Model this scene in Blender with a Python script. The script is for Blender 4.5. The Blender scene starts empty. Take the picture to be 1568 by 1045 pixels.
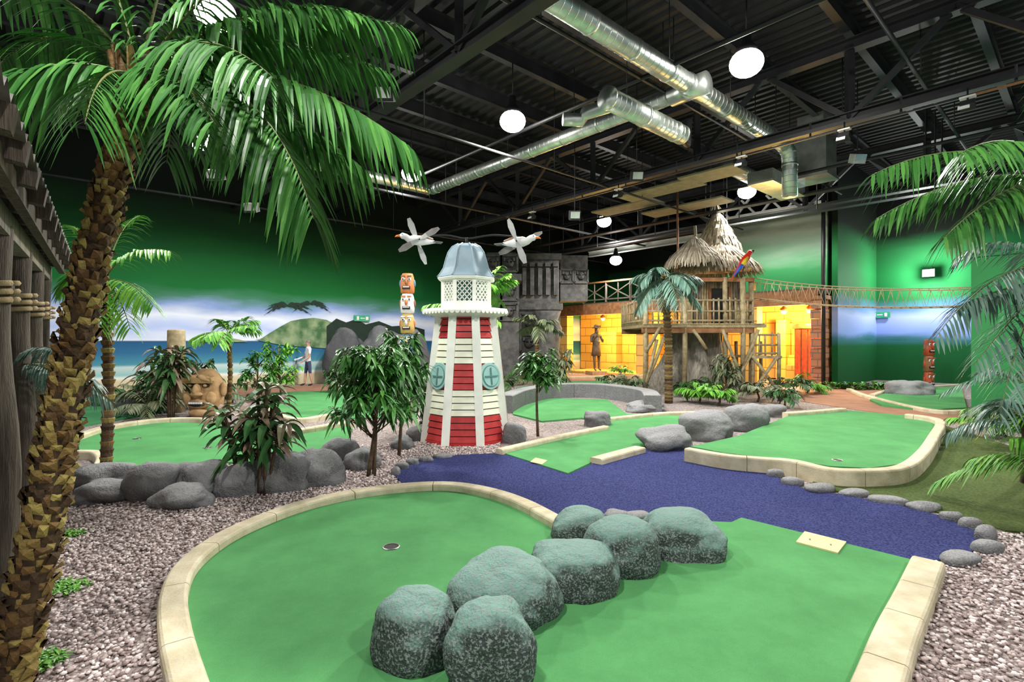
import bpy, bmesh, math, random
import numpy as np
from mathutils import Vector, Matrix, noise, geometry
random.seed(7)
rnd=random.random
def U(a,b): return a+(b-a)*rnd()
sc=bpy.context.scene
# ---------------------------------------------------------------- survey helpers (metres)
# eye height 1.7 m, level lens.  G = point on a horizontal plane, V = point at a known distance
EYE=1.7; FOC=800.0
def G(u,v,z=0.0):
    d=(EYE-z)*FOC/(v-522.5); return Vector(((u-784)*d/FOC,d,z))
def V(u,v,d): return Vector(((u-784)*d/FOC,d,EYE+(522.5-v)*d/FOC))
TH=math.atan2(.667,.745)
A=Vector((math.cos(TH),math.sin(TH),0)); B=Vector((-math.sin(TH),math.cos(TH),0))
def AB(a,b,z=0): return A*a+B*b+Vector((0,0,z))
# ---------------------------------------------------------------- materials
MATS={}
def M(name,c1,c2=None,scale=5,rough=.7,metal=0,bump=0,bscale=None,island=False,detail=4,spec=.4,c3=None,emit=0,stretch=None,dist=.02,stain=0):
    if name in MATS: return MATS[name]
    m=bpy.data.materials.new(name); m.use_nodes=True; nt=m.node_tree; n=nt.nodes; l=nt.links
    p=n['Principled BSDF']; p.inputs['Roughness'].default_value=rough; p.inputs['Metallic'].default_value=metal
    p.inputs['Specular IOR Level'].default_value=spec
    tc=n.new('ShaderNodeTexCoord'); co=tc.outputs['Object']
    if stretch:
        mp=n.new('ShaderNodeMapping'); mp.inputs['Scale'].default_value=stretch; l.new(co,mp.inputs[0]); co=mp.outputs[0]
    if c2 is None: c2=tuple(x*.8 for x in c1)
    r=n.new('ShaderNodeValToRGB'); e=r.color_ramp.elements
    e[0].color=(*c1,1); e[1].color=(*c2,1)
    if island:
        g=n.new('ShaderNodeNewGeometry'); l.new(g.outputs['Random Per Island'],r.inputs[0]); e[0].position=0; e[1].position=1
    else:
        t=n.new('ShaderNodeTexNoise'); t.inputs['Scale'].default_value=scale; t.inputs['Detail'].default_value=detail
        l.new(co,t.inputs['Vector']); l.new(t.outputs['Fac'],r.inputs[0]); e[0].position=.36; e[1].position=.64
    if c3: 
        k=e.new(.5); k.color=(*c3,1)
    col=r.outputs[0]
    if stain:
        t4=n.new('ShaderNodeTexNoise'); t4.inputs['Scale'].default_value=stain; t4.inputs['Detail'].default_value=5; t4.inputs['Roughness'].default_value=.7; l.new(co,t4.inputs['Vector'])
        r4=n.new('ShaderNodeValToRGB'); r4.color_ramp.elements[0].position=.35; r4.color_ramp.elements[1].position=.65; r4.color_ramp.elements[0].color=(.78,.8,.8,1); r4.color_ramp.elements[1].color=(1,1,1,1); l.new(t4.outputs['Fac'],r4.inputs[0])
        mx=n.new('ShaderNodeMix'); mx.data_type='RGBA'; mx.blend_type='MULTIPLY'; mx.inputs[0].default_value=1; l.new(col,mx.inputs[6]); l.new(r4.outputs[0],mx.inputs[7]); col=mx.outputs[2]
    l.new(col,p.inputs['Base Color'])
    if bump:
        t2=n.new('ShaderNodeTexNoise'); t2.inputs['Scale'].default_value=bscale or scale*4; t2.inputs['Detail'].default_value=6
        l.new(co,t2.inputs['Vector']); b=n.new('ShaderNodeBump'); b.inputs['Strength'].default_value=bump; b.inputs['Distance'].default_value=dist
        l.new(t2.outputs['Fac'],b.inputs['Height']); l.new(b.outputs[0],p.inputs['Normal'])
    if emit:
        p.inputs['Emission Color'].default_value=(*c1,1); p.inputs['Emission Strength'].default_value=emit
    MATS[name]=m; return m
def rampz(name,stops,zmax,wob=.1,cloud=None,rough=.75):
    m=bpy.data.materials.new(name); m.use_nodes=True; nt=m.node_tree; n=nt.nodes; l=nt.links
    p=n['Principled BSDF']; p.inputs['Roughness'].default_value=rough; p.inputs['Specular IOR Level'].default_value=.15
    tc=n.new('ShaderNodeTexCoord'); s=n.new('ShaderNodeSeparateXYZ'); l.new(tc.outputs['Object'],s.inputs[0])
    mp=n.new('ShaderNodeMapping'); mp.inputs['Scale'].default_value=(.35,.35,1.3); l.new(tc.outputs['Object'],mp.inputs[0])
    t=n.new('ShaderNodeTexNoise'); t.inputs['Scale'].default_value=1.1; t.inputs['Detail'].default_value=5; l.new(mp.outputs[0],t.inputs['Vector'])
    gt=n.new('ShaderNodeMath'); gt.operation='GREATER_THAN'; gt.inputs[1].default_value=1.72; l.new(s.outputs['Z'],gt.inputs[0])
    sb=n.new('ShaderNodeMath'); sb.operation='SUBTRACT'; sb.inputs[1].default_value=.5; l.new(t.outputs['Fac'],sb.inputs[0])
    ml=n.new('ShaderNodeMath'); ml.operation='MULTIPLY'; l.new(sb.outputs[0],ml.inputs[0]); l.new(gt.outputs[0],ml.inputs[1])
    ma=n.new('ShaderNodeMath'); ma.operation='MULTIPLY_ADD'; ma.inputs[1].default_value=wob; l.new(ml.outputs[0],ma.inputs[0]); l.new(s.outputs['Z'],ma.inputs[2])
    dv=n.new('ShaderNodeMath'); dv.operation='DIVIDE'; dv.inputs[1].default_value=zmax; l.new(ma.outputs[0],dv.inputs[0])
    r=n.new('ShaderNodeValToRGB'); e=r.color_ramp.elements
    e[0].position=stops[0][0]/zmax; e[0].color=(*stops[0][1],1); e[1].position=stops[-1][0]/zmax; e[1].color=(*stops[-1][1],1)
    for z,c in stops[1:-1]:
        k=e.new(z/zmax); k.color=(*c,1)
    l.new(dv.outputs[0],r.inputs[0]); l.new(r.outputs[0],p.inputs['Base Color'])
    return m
def gravelmat():
    m=bpy.data.materials.new('gravel_bed'); m.use_nodes=True; nt=m.node_tree; n=nt.nodes; l=nt.links
    p=n['Principled BSDF']; p.inputs['Roughness'].default_value=.9
    tc=n.new('ShaderNodeTexCoord'); v=n.new('ShaderNodeTexVoronoi'); v.inputs['Scale'].default_value=38; l.new(tc.outputs['Object'],v.inputs['Vector'])
    s=n.new('ShaderNodeSeparateColor'); l.new(v.outputs['Color'],s.inputs[0])
    r=n.new('ShaderNodeValToRGB'); e=r.color_ramp.elements; e[0].color=(.26,.2,.185,1); e[1].color=(.62,.54,.52,1); l.new(s.outputs[0],r.inputs[0])
    mx=n.new('ShaderNodeMix'); mx.data_type='RGBA'; mx.blend_type='MULTIPLY'; mx.inputs[0].default_value=.7
    r2=n.new('ShaderNodeValToRGB'); r2.color_ramp.elements[0].color=(1,1,1,1); r2.color_ramp.elements[1].color=(.3,.27,.25,1); r2.color_ramp.elements[1].position=.8
    l.new(v.outputs['Distance'],r2.inputs[0]); l.new(r.outputs[0],mx.inputs[6]); l.new(r2.outputs[0],mx.inputs[7]); l.new(mx.outputs[2],p.inputs['Base Color'])
    b=n.new('ShaderNodeBump'); b.invert=True; b.inputs['Distance'].default_value=.02; l.new(v.outputs['Distance'],b.inputs['Height']); l.new(b.outputs[0],p.inputs['Normal'])
    MATS['gravel_bed']=m; return m
def brickmat(name,c1,c2,mort,w,h,rough=.8):
    m=bpy.data.materials.new(name); m.use_nodes=True; nt=m.node_tree; n=nt.nodes; l=nt.links
    p=n['Principled BSDF']; p.inputs['Roughness'].default_value=rough
    tc=n.new('ShaderNodeTexCoord'); s=n.new('ShaderNodeSeparateXYZ'); l.new(tc.outputs['Object'],s.inputs[0])
    ad=n.new('ShaderNodeMath'); ad.operation='SUBTRACT'; l.new(s.outputs['X'],ad.inputs[0]); l.new(s.outputs['Y'],ad.inputs[1])
    c=n.new('ShaderNodeCombineXYZ'); l.new(ad.outputs[0],c.inputs[0]); l.new(s.outputs['Z'],c.inputs[1])
    b=n.new('ShaderNodeTexBrick'); b.inputs['Color1'].default_value=(*c1,1); b.inputs['Color2'].default_value=(*c2,1); b.inputs['Mortar'].default_value=(*mort,1)
    b.inputs['Scale'].default_value=1; b.inputs['Brick Width'].default_value=w; b.inputs['Row Height'].default_value=h; b.inputs['Mortar Size'].default_value=.02
    l.new(c.outputs[0],b.inputs['Vector']); l.new(b.outputs['Color'],p.inputs['Base Color'])
    bu=n.new('ShaderNodeBump'); bu.invert=True; bu.inputs['Distance'].default_value=.03; l.new(b.outputs['Fac'],bu.inputs['Height']); l.new(bu.outputs[0],p.inputs['Normal'])
    MATS[name]=m; return m
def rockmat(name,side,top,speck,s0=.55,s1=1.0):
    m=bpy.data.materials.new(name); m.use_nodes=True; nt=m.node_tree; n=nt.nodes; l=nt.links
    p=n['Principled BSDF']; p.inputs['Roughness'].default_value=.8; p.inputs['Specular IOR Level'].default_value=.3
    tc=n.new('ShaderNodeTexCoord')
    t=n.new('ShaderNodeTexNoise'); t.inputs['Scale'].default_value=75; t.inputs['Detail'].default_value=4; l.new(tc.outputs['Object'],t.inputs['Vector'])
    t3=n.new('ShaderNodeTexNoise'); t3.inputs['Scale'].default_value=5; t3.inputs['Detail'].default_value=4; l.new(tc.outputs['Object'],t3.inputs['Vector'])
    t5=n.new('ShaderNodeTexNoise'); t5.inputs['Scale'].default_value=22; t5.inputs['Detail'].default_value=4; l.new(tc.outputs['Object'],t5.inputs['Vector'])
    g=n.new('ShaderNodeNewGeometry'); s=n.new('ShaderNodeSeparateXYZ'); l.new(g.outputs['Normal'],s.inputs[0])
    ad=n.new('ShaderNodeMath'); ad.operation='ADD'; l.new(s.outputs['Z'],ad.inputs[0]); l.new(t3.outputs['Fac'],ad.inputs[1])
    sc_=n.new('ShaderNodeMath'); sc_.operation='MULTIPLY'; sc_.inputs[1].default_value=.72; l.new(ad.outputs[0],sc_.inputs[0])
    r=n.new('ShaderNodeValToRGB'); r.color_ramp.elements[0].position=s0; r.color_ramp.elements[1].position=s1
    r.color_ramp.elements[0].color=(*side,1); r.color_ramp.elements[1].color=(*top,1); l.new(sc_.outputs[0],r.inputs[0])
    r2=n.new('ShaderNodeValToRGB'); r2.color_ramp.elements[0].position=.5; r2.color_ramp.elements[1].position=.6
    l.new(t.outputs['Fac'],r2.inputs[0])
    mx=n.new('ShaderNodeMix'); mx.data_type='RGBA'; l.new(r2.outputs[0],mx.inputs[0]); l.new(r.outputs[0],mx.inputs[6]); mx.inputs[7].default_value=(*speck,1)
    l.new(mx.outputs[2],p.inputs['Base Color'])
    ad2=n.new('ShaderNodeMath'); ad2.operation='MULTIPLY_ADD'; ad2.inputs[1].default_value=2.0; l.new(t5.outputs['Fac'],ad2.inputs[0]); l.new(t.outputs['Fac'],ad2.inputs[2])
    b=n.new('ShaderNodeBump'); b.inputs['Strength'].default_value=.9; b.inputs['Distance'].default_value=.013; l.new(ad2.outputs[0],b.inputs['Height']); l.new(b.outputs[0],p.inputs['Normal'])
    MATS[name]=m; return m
M('turf',(.085,.29,.1),(.11,.345,.125),scale=260,rough=.95,bump=.5,bscale=350,spec=.1,dist=.004,stain=1.6)
M('turf_far',(.05,.2,.085),(.07,.26,.105),scale=60,rough=.95,bump=.3,bscale=200,spec=.1)
M('bluecarpet',(.026,.034,.115),(.08,.09,.24),scale=60,rough=1,bump=.8,bscale=160,spec=.05,detail=6)
M('astro',(.06,.1,.02),(.12,.17,.04),scale=40,rough=1,bump=1,bscale=150)
M('cream',(.55,.47,.31),(.68,.6,.43),scale=7,rough=.8,bump=.25,bscale=60,stain=3)
M('concrete_path',(.3,.14,.085),(.36,.18,.11),scale=3,rough=.9)
M('pinkpebble',(.23,.17,.16),(.78,.71,.69),rough=.85,island=True,c3=(.48,.385,.365))
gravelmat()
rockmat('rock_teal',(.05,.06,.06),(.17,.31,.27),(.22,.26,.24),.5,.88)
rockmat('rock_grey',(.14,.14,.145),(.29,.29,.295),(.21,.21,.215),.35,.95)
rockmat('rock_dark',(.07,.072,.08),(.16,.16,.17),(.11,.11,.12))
M('leafA',(.02,.095,.015),(.09,.27,.05),rough=.38,island=True,c3=(.04,.155,.028))
M('leafBright',(.05,.24,.02),(.19,.45,.05),rough=.45,island=True)
M('leafDark',(.02,.06,.022),(.07,.15,.045),rough=.35,island=True)
M('leafBlue',(.05,.13,.1),(.17,.27,.21),rough=.4,island=True)
M('leafCroton',(.025,.085,.025),(.34,.2,.17),rough=.35,island=True,c3=(.05,.16,.045))
M('leafGrey',(.08,.13,.06),(.22,.23,.13),rough=.5,island=True)
M('rachis',(.1,.14,.04),(.16,.17,.06),rough=.5)
M('bark',(.06,.035,.02),(.12,.08,.045),scale=14,rough=.9,bump=.6)
M('palmboot',(.035,.018,.007),(.3,.24,.065),rough=.85,island=True,c3=(.14,.075,.02),bump=.7,bscale=60)
M('palmcore',(.02,.012,.006),(.05,.03,.012),scale=20,rough=1)
M('steel',(.012,.012,.014),(.022,.022,.025),scale=2,rough=.5,spec=.4)
M('deckceil',(.01,.01,.011),(.016,.016,.018),scale=1,rough=.6,spec=.3)
M('steelwhite',(.7,.72,.7),(.8,.82,.8),rough=.5)
M('galv',(.55,.6,.55),(.8,.84,.78),scale=3,rough=.34,metal=.9,bump=.1,bscale=6)
M('redwhite_w',(.78,.8,.72),(.86,.87,.8),scale=6,rough=.5)
M('lhred',(.4,.02,.022),(.5,.035,.035),scale=6,rough=.55)
M('lhcream',(.76,.78,.6),(.83,.84,.68),rough=.5)
M('lhdome',(.22,.31,.37),(.27,.37,.43),scale=4,rough=.5)
M('teal',(.25,.47,.44),(.32,.53,.5),rough=.5)
M('tealdark',(.12,.27,.25),rough=.5)
M('dark',(.01,.01,.01),rough=.6)
M('white',(.8,.8,.8),rough=.5)
M('thatch',(.25,.2,.14),(.55,.49,.38),rough=.9,island=True,c3=(.4,.34,.25))
M('bamboo',(.25,.19,.1),(.4,.32,.18),scale=8,rough=.6,bump=.2)
M('darkwood',(.06,.045,.034),(.13,.105,.08),scale=6,rough=.8,bump=.7,stretch=(6,6,.6))
M('greywood',(.15,.135,.11),(.28,.25,.2),scale=5,rough=.85,bump=.8,stretch=(4,4,.7))
M('brownwood',(.2,.085,.035),(.32,.15,.06),scale=5,rough=.7,bump=.3)
M('rope',(.35,.26,.15),(.45,.35,.2),scale=40,rough=.9,bump=.5)
M('tanstone',(.3,.18,.08),(.44,.28,.14),scale=5,rough=.8,bump=.5)
M('tin',(.1,.095,.085),(.26,.25,.22),scale=4,rough=.5,metal=.5)
M('cupmetal',(.5,.5,.45),rough=.3,metal=.8)
M('plaque',(.62,.55,.25),(.7,.62,.3),rough=.5)
M('totem_red',(.4,.06,.02),(.5,.1,.04),scale=8,rough=.5)
M('totem_or',(.5,.16,.05),(.6,.22,.08),scale=8,rough=.5)
M('totem_blue',(.12,.24,.38),rough=.5); M('totem_yel',(.55,.38,.12),rough=.5)
M('bronze',(.07,.045,.025),(.13,.085,.045),scale=8,rough=.5)
M('skin',(.55,.32,.22),rough=.6); M('hair',(.25,.22,.2),rough=.8); M('shirt',(.75,.78,.8),rough=.9); M('shorts',(.05,.07,.14),rough=.9)
M('parred',(.6,.02,.01),rough=.5); M('parblue',(.02,.1,.5),rough=.5); M('paryel',(.7,.5,.02),rough=.5)
M('orange',(.75,.2,.03),rough=.5); M('gullgrey',(.13,.12,.11),(.22,.21,.2),rough=.6); M('gullwing',(.3,.31,.3),(.4,.41,.4),rough=.6); M('gullbrown',(.22,.12,.07),rough=.6)
M('greenpaint',(.02,.2,.05),(.025,.23,.06),scale=1,rough=.7)
M('signgreen',(.05,.4,.2),rough=.4)
M('carved',(.065,.065,.066),(.13,.127,.12),scale=4,rough=.85,bump=.8,bscale=12)
M('plyyel',(.4,.34,.22),rough=.7)
M('lampglass',(1,.98,.92),(1,.98,.92),emit=35)
M('lampwarm',(1,.7,.3),(1,.7,.3),emit=25)
brickmat('sandbrick',(.6,.33,.07),(.7,.41,.1),(.3,.15,.03),1.1,.5)
brickmat('redbrick',(.4,.17,.09),(.3,.12,.06),(.15,.1,.08),.5,.25)
MUR_L=rampz('mural_beach',[(0,(.5,.42,.26)),(.4,(.62,.55,.38)),(.5,(.75,.78,.74)),(.58,(.25,.5,.5)),(.85,(.5,.62,.62)),(.92,(.07,.27,.36)),(1.3,(.03,.14,.28)),(1.7,(.02,.09,.22)),(1.73,(.75,.8,.88)),(2.1,(.42,.52,.82)),(2.5,(.72,.77,.88)),(2.9,(.24,.34,.62)),(3.2,(.06,.2,.13)),(3.6,(.01,.14,.032)),(4.8,(.009,.1,.024)),(5.8,(.007,.045,.013)),(6.6,(.005,.01,.006)),(9,(.005,.005,.006))],9.0,wob=1.0)  # upper green dims into darkness here; that shade is painted into the ramp
MUR_R=rampz('mural_sky',[(0,(.01,.09,.025)),(1.5,(.012,.12,.035)),(1.8,(.06,.2,.28)),(2.05,(.26,.38,.78)),(2.7,(.4,.48,.8)),(3.1,(.1,.22,.38)),(3.5,(.015,.15,.045)),(4.6,(.015,.19,.05)),(5.6,(.02,.15,.045)),(6.2,(.01,.015,.01)),(9,(.006,.006,.007))],9.0,wob=.6)  # dark wall top is likewise shade put into the ramp colours
MUR_U=rampz('mural_upper',[(0,(.03,.28,.08)),(3.6,(.03,.28,.08)),(4.6,(.06,.33,.12)),(5.5,(.3,.48,.34)),(6.1,(.5,.58,.52)),(6.6,(.25,.3,.27)),(9,(.05,.06,.05))],9.0,wob=2.0)  # pale upper stops paint the bright glow on this wall into its colour
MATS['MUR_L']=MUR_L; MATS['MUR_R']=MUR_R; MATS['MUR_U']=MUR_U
# ---------------------------------------------------------------- mesh builder
_ico={}
def ico(sub):
    if sub not in _ico:
        bm=bmesh.new(); bmesh.ops.create_icosphere(bm,subdivisions=sub,radius=1)
        _ico[sub]=([v.co.copy() for v in bm.verts],[tuple(v.index for v in f.verts) for f in bm.faces]); bm.free()
    return _ico[sub]
class MB:
    def __init__(s): s.v=[];s.f=[];s.m=[];s.sm=[];s.mats=[]
    def mi(s,n):
        if n not in s.mats: s.mats.append(n)
        return s.mats.index(n)
    def add(s,vs,fs,mat,smooth=False):
        o=len(s.v); s.v.extend([tuple(x) for x in vs]); k=s.mi(mat)
        for f in fs: s.f.append(tuple(i+o for i in f)); s.m.append(k); s.sm.append(smooth)
    def tube(s,pts,r,n,mat,smooth=True,cap=True):
        pts=[Vector(p) for p in pts]; N=len(pts)
        if not hasattr(r,'__len__'): r=[r]*N
        t=(pts[1]-pts[0]).normalized(); up=Vector((0,0,1)) if abs(t.z)<.95 else Vector((1,0,0))
        x=t.cross(up).normalized(); vs=[];fs=[]
        for i,p in enumerate(pts):
            t=(pts[min(i+1,N-1)]-pts[max(i-1,0)]).normalized()
            x=(x-t*x.dot(t)).normalized(); y=t.cross(x)
            for k in range(n):
                a=2*math.pi*k/n+ (math.pi/4 if n==4 else 0); vs.append(p+(x*math.cos(a)+y*math.sin(a))*r[i])
        for i in range(N-1):
            for k in range(n):
                k2=(k+1)%n; fs.append((i*n+k,i*n+k2,(i+1)*n+k2,(i+1)*n+k))
        if cap: fs.append(tuple(range(n))[::-1]); fs.append(tuple((N-1)*n+k for k in range(n)))
        s.add(vs,fs,mat,smooth)
    def box(s,c,size,mat,rot=None,taper=1):
        c=Vector(c); x,y,z=[q/2 for q in size]; vs=[]
        for sz in (-1,1):
            k=taper if sz>0 else 1
            for sx,sy in ((-1,-1),(1,-1),(1,1),(-1,1)):
                v=Vector((sx*x*k,sy*y*k,sz*z))
                if rot is not None: v=rot@v
                vs.append(c+v)
        s.add(vs,[(3,2,1,0),(4,5,6,7),(0,1,5,4),(1,2,6,5),(2,3,7,6),(3,0,4,7)],mat)
    def beam(s,p0,p1,w,h,mat):
        p0=Vector(p0);p1=Vector(p1); t=(p1-p0); L=t.length; t.normalize()
        up=Vector((0,0,1)) if abs(t.z)<.98 else Vector((0,1,0)); x=t.cross(up).normalized(); y=x.cross(t)
        R=Matrix((x,t,y)).transposed(); s.box((p0+p1)/2,(w,L,h),mat,R)
    def ibeam(s,p0,p1,w,h,mat,t=.025):
        d=Vector((0,0,h/2)); s.beam(Vector(p0)+d,Vector(p1)+d,w,t,mat); s.beam(Vector(p0)-d,Vector(p1)-d,w,t,mat); s.beam(p0,p1,t,h,mat)
    def lathe(s,prof,n,c,mat,smooth=True,ph=0,cap=True):
        c=Vector(c); vs=[];fs=[]
        for r,z in prof:
            for k in range(n):
                a=2*math.pi*(k+ph)/n; vs.append(c+Vector((r*math.cos(a),r*math.sin(a),z)))
        N=len(prof)
        for i in range(N-1):
            for k in range(n):
                k2=(k+1)%n; fs.append((i*n+k,i*n+k2,(i+1)*n+k2,(i+1)*n+k))
        if cap: fs.append(tuple(range(n))[::-1]); fs.append(tuple((N-1)*n+k for k in range(n)))
        s.add(vs,fs,mat,smooth)
    def blob(s,c,size,mat,sub=3,amp=.12,freq=1.3,rot=None,flat=None,smooth=True,box=0):
        c=Vector(c); vs,fs=ico(sub); o=Vector((rnd()*50,rnd()*50,rnd()*50)); out=[]
        for v in vs:
            if box:
                p4=(abs(v.x)**4+abs(v.y)**4+abs(v.z)**4)**.25; q=v.lerp(v/p4*.92,box)
            else: q=v.copy()
            q=q*(1+amp*noise.noise(v*freq+o)*1.6+amp*.35*noise.noise(v*freq*3+o)+amp*.12*noise.noise(v*freq*8+o))
            q=Vector((q.x*size[0],q.y*size[1],q.z*size[2]))
            if rot is not None: q=rot@q
            if flat is not None and q.z<flat: q.z=flat
            out.append(c+q)
        s.add(out,fs,mat,smooth)
    def prism(s,pts,z0,z1,mat):
        pts=[Vector((p[0],p[1],0)) for p in pts]; n=len(pts)
        ar=sum(pts[i].x*pts[(i+1)%n].y-pts[(i+1)%n].x*pts[i].y for i in range(n))
        if ar<0: pts.reverse()
        tri=geometry.tessellate_polygon([pts])
        vs=[(p.x,p.y,z1) for p in pts]+[(p.x,p.y,z0) for p in pts]; fs=[]
        for t in tri:
            a,b,c=t; nn=(pts[b]-pts[a]).cross(pts[c]-pts[a]).z
            fs.append((a,b,c) if nn>0 else (a,c,b))
        for i in range(n): j=(i+1)%n; fs.append((i,i+n,j+n,j))
        s.add(vs,fs,mat)
    def sweep(s,pts,w,h,mat,seg=6,z=0,gap=.004):
        P=pts; N=len(P); r=.022
        prof=[(-w/2,0),(-w/2,h-r),(-w/2+r*.4,h-r*.3),(-w/2+r,h),(w/2-r,h),(w/2-r*.4,h-r*.3),(w/2,h-r),(w/2,0)]
        m=len(prof)
        for st in range(0,N-1,seg):
            en=min(st+seg,N-1); vs=[];fs=[]
            for i in range(st,en+1):
                t=(P[min(i+1,N-1)]-P[max(i-1,0)]); t.z=0; t.normalize(); x=Vector((t.y,-t.x,0)); q=P[i].copy()
                if i==st: q=q+t*gap
                if i==en: q=q-t*gap
                for a,b in prof: vs.append(Vector((q.x,q.y,z+b))+x*a)
            k=en-st+1
            for i in range(k-1):
                for j in range(m-1): fs.append((i*m+j,i*m+j+1,(i+1)*m+j+1,(i+1)*m+j))
            fs.append(tuple(range(m))[::-1]); fs.append(tuple((k-1)*m+j for j in range(m)))
            s.add(vs,fs,mat)
    def leaf(s,base,d,L,W,droop,mat,segs=3,fold=.25,basew=.35):
        d=Vector(d).normalized(); up=Vector((0,0,1)); x=d.cross(up)
        if x.length<.05: x=Vector((1,0,0))
        x.normalize(); vs=[];fs=[]
        for i in range(segs+1):
            t=i/segs; p=Vector(base)+d*L*t+Vector((0,0,-droop*L*t*t)); w=W/2*(basew+(1-basew)*math.sin(math.pi*min(1,t*1.0+.0)) if t<1 else .04)
            vs+= [p-x*w+Vector((0,0,w*fold)),p,p+x*w+Vector((0,0,w*fold))]
        for i in range(segs):
            o=i*3; fs+=[(o,o+1,o+4,o+3),(o+1,o+2,o+5,o+4)]
        s.add(vs,fs,mat)
    def frond(s,p0,p1,p2,n,ll,lw,mat,ld=.6,rr=.012,start=.15,leafsegs=3,ang=.55):
        p0,p1,p2=Vector(p0),Vector(p1),Vector(p2)
        bez=lambda t:p0*(1-t)**2+p1*2*t*(1-t)+p2*t*t
        pts=[bez(i/12) for i in range(13)]; s.tube(pts,[rr*(1-.8*i/12) for i in range(13)],5,'rachis')
        for i in range(n):
            t=start+(1-start)*(i+.5)/n; p=bez(t); tg=(bez(min(1,t+.02))-bez(max(0,t-.02))).normalized()
            side=tg.cross(Vector((0,0,1)))
            if side.length<.1: side=Vector((1,0,0))
            side.normalize(); pr=math.sin(math.pi*(.12+.8*(t-start)/(1-start)))**.6
            for sg in (-1,1):
                d=side*sg*math.cos(ang)+tg*math.sin(ang+.5*t)+Vector((0,0,U(-.25,.15)))+Vector((U(-.08,.08),U(-.08,.08),0))
                s.leaf(p,d,ll*pr*U(.85,1.1),lw,ld*U(.7,1.3),mat,leafsegs)
    def build(s,name,origin=True,parent=None,coll=None):
        me=bpy.data.meshes.new(name); va=np.array(s.v,dtype=np.float64)
        loc=Vector((0,0,0))
        if origin and len(va):
            mn=va.min(0);mx=va.max(0); loc=Vector(((mn[0]+mx[0])/2,(mn[1]+mx[1])/2,mn[2])); va=va-np.array(loc)
        me.from_pydata(va.tolist(),[],s.f)
        for k in s.mats: me.materials.append(MATS[k])
        me.polygons.foreach_set('material_index',s.m); me.polygons.foreach_set('use_smooth',s.sm); me.update()
        ob=bpy.data.objects.new(name,me); ob.location=loc; sc.collection.objects.link(ob)
        if parent: ob.parent=parent
        return ob
def cr(pts,k=8):
    P=[Vector(p) for p in pts]; P=[P[0]*2-P[1]]+P+[P[-1]*2-P[-2]]; out=[]
    for i in range(1,len(P)-2):
        for j in range(k):
            t=j/k; a,b,c,d=P[i-1],P[i],P[i+1],P[i+2]
            out.append(.5*((2*b)+(c-a)*t+(2*a-5*b+4*c-d)*t*t+(3*b-a-3*c+d)*t**3))
    out.append(P[-2]); return out
def resamp(pts,step):
    out=[pts[0]]; acc=0
    for i in range(1,len(pts)):
        acc+=(pts[i]-pts[i-1]).length
        if acc>=step: out.append(pts[i]); acc=0
    if (out[-1]-pts[-1]).length>1e-4: out.append(pts[-1])
    return out
RT=Matrix.Rotation(TH,3,'Z'); RB=Matrix.Rotation(TH+math.pi/2,3,'Z')
FA=21.5
def fb(u,a=FA):
    k=(u-784)/FOC; d=a/(k*A.x+A.y); return (Vector((k*d,d,0))).dot(B)
b0f,b1f=fb(1252),20.8
# ================================================================= ROOM
m=MB(); m.prism([AB(-12,21),AB(27,21),AB(27,-7),AB(-12,-7)],-.2,0,'gravel_bed'); m.build('floor',False)
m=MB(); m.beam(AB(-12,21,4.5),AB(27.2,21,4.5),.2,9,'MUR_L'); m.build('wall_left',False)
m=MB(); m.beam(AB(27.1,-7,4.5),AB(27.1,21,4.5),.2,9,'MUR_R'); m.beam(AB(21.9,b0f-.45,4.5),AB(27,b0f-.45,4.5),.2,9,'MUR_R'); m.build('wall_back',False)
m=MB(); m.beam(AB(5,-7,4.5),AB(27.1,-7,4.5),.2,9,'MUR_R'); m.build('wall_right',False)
m=MB(); vs=[];fs=[]; a=-12.; k=0
prof=[(0,0),(.12,0),(.16,-.07),(.28,-.07),(.32,0)]
while a<27:
    for da,dz in prof[:-1]:
        vs+=[AB(a+da,-7,8.75+dz),AB(a+da,21,8.75+dz)]; k+=1
    a+=.32
for i in range(k-1): fs.append((2*i,2*i+1,2*i+3,2*i+2))
m.add(vs,fs,'deckceil'); m.build('ceiling',False)
for ta in (-2.6,5.1,12.8,20.5):
    m=MB(); zb,zt=6.45,8.0
    m.ibeam(AB(ta,-7,zb),AB(ta,20.8,zb),.24,.2,'steel'); m.ibeam(AB(ta,-7,zt),AB(ta,20.8,zt),.26,.22,'steel')
    b=-7
    while b<20.5:
        m.beam(AB(ta,b,zb),AB(ta,b,zt),.14,.14,'steel'); m.beam(AB(ta,b,zb),AB(ta,b+1.75,zt),.11,.11,'steel')
        if b+3.5<20.9: m.beam(AB(ta,b+3.5,zb),AB(ta,b+1.75,zt),.11,.11,'steel')
        b+=3.5
    m.build('roof_truss')
m=MB()
b=-6.
while b<20.8:
    m.ibeam(AB(-12,b,8.4),AB(26.9,b,8.4),.16,.34,'steel'); b+=1.9
m.build('ceiling_purlins')
m=MB()
for bb,zz,r,ae in ((9.5,6.2,.035,21),(14.5,6.3,.045,26.8),(18,6.0,.035,26.8),(6,6.9,.035,21),(2.5,7.3,.045,21)):
    m.tube([AB(-12,bb,zz),AB(ae,bb,zz)],r,8,'steel')
    for a in range(-10,int(ae),4): m.tube([AB(a,bb,zz),AB(a,bb,8.6)],.012,5,'steel')
for aa,zz in ((8.8,6.9),(16.5,6.6)):
    m.tube([AB(aa,-6,zz),AB(aa,20.5,zz)],.045,8,'steel')
m.build('sprinkler_pipes')
m=MB(); m.beam(AB(12.3,-6,6.2),AB(12.3,16,6.2),.12,.08,'steel'); m.beam(AB(12.3,-6,6.08),AB(12.3,1.5,6.08),.05,.03,'brownwood'); m.beam(AB(12.3,1.5,6.08),AB(12.3,16,6.08),.04,.03,'steel')
b=-5.5
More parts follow.
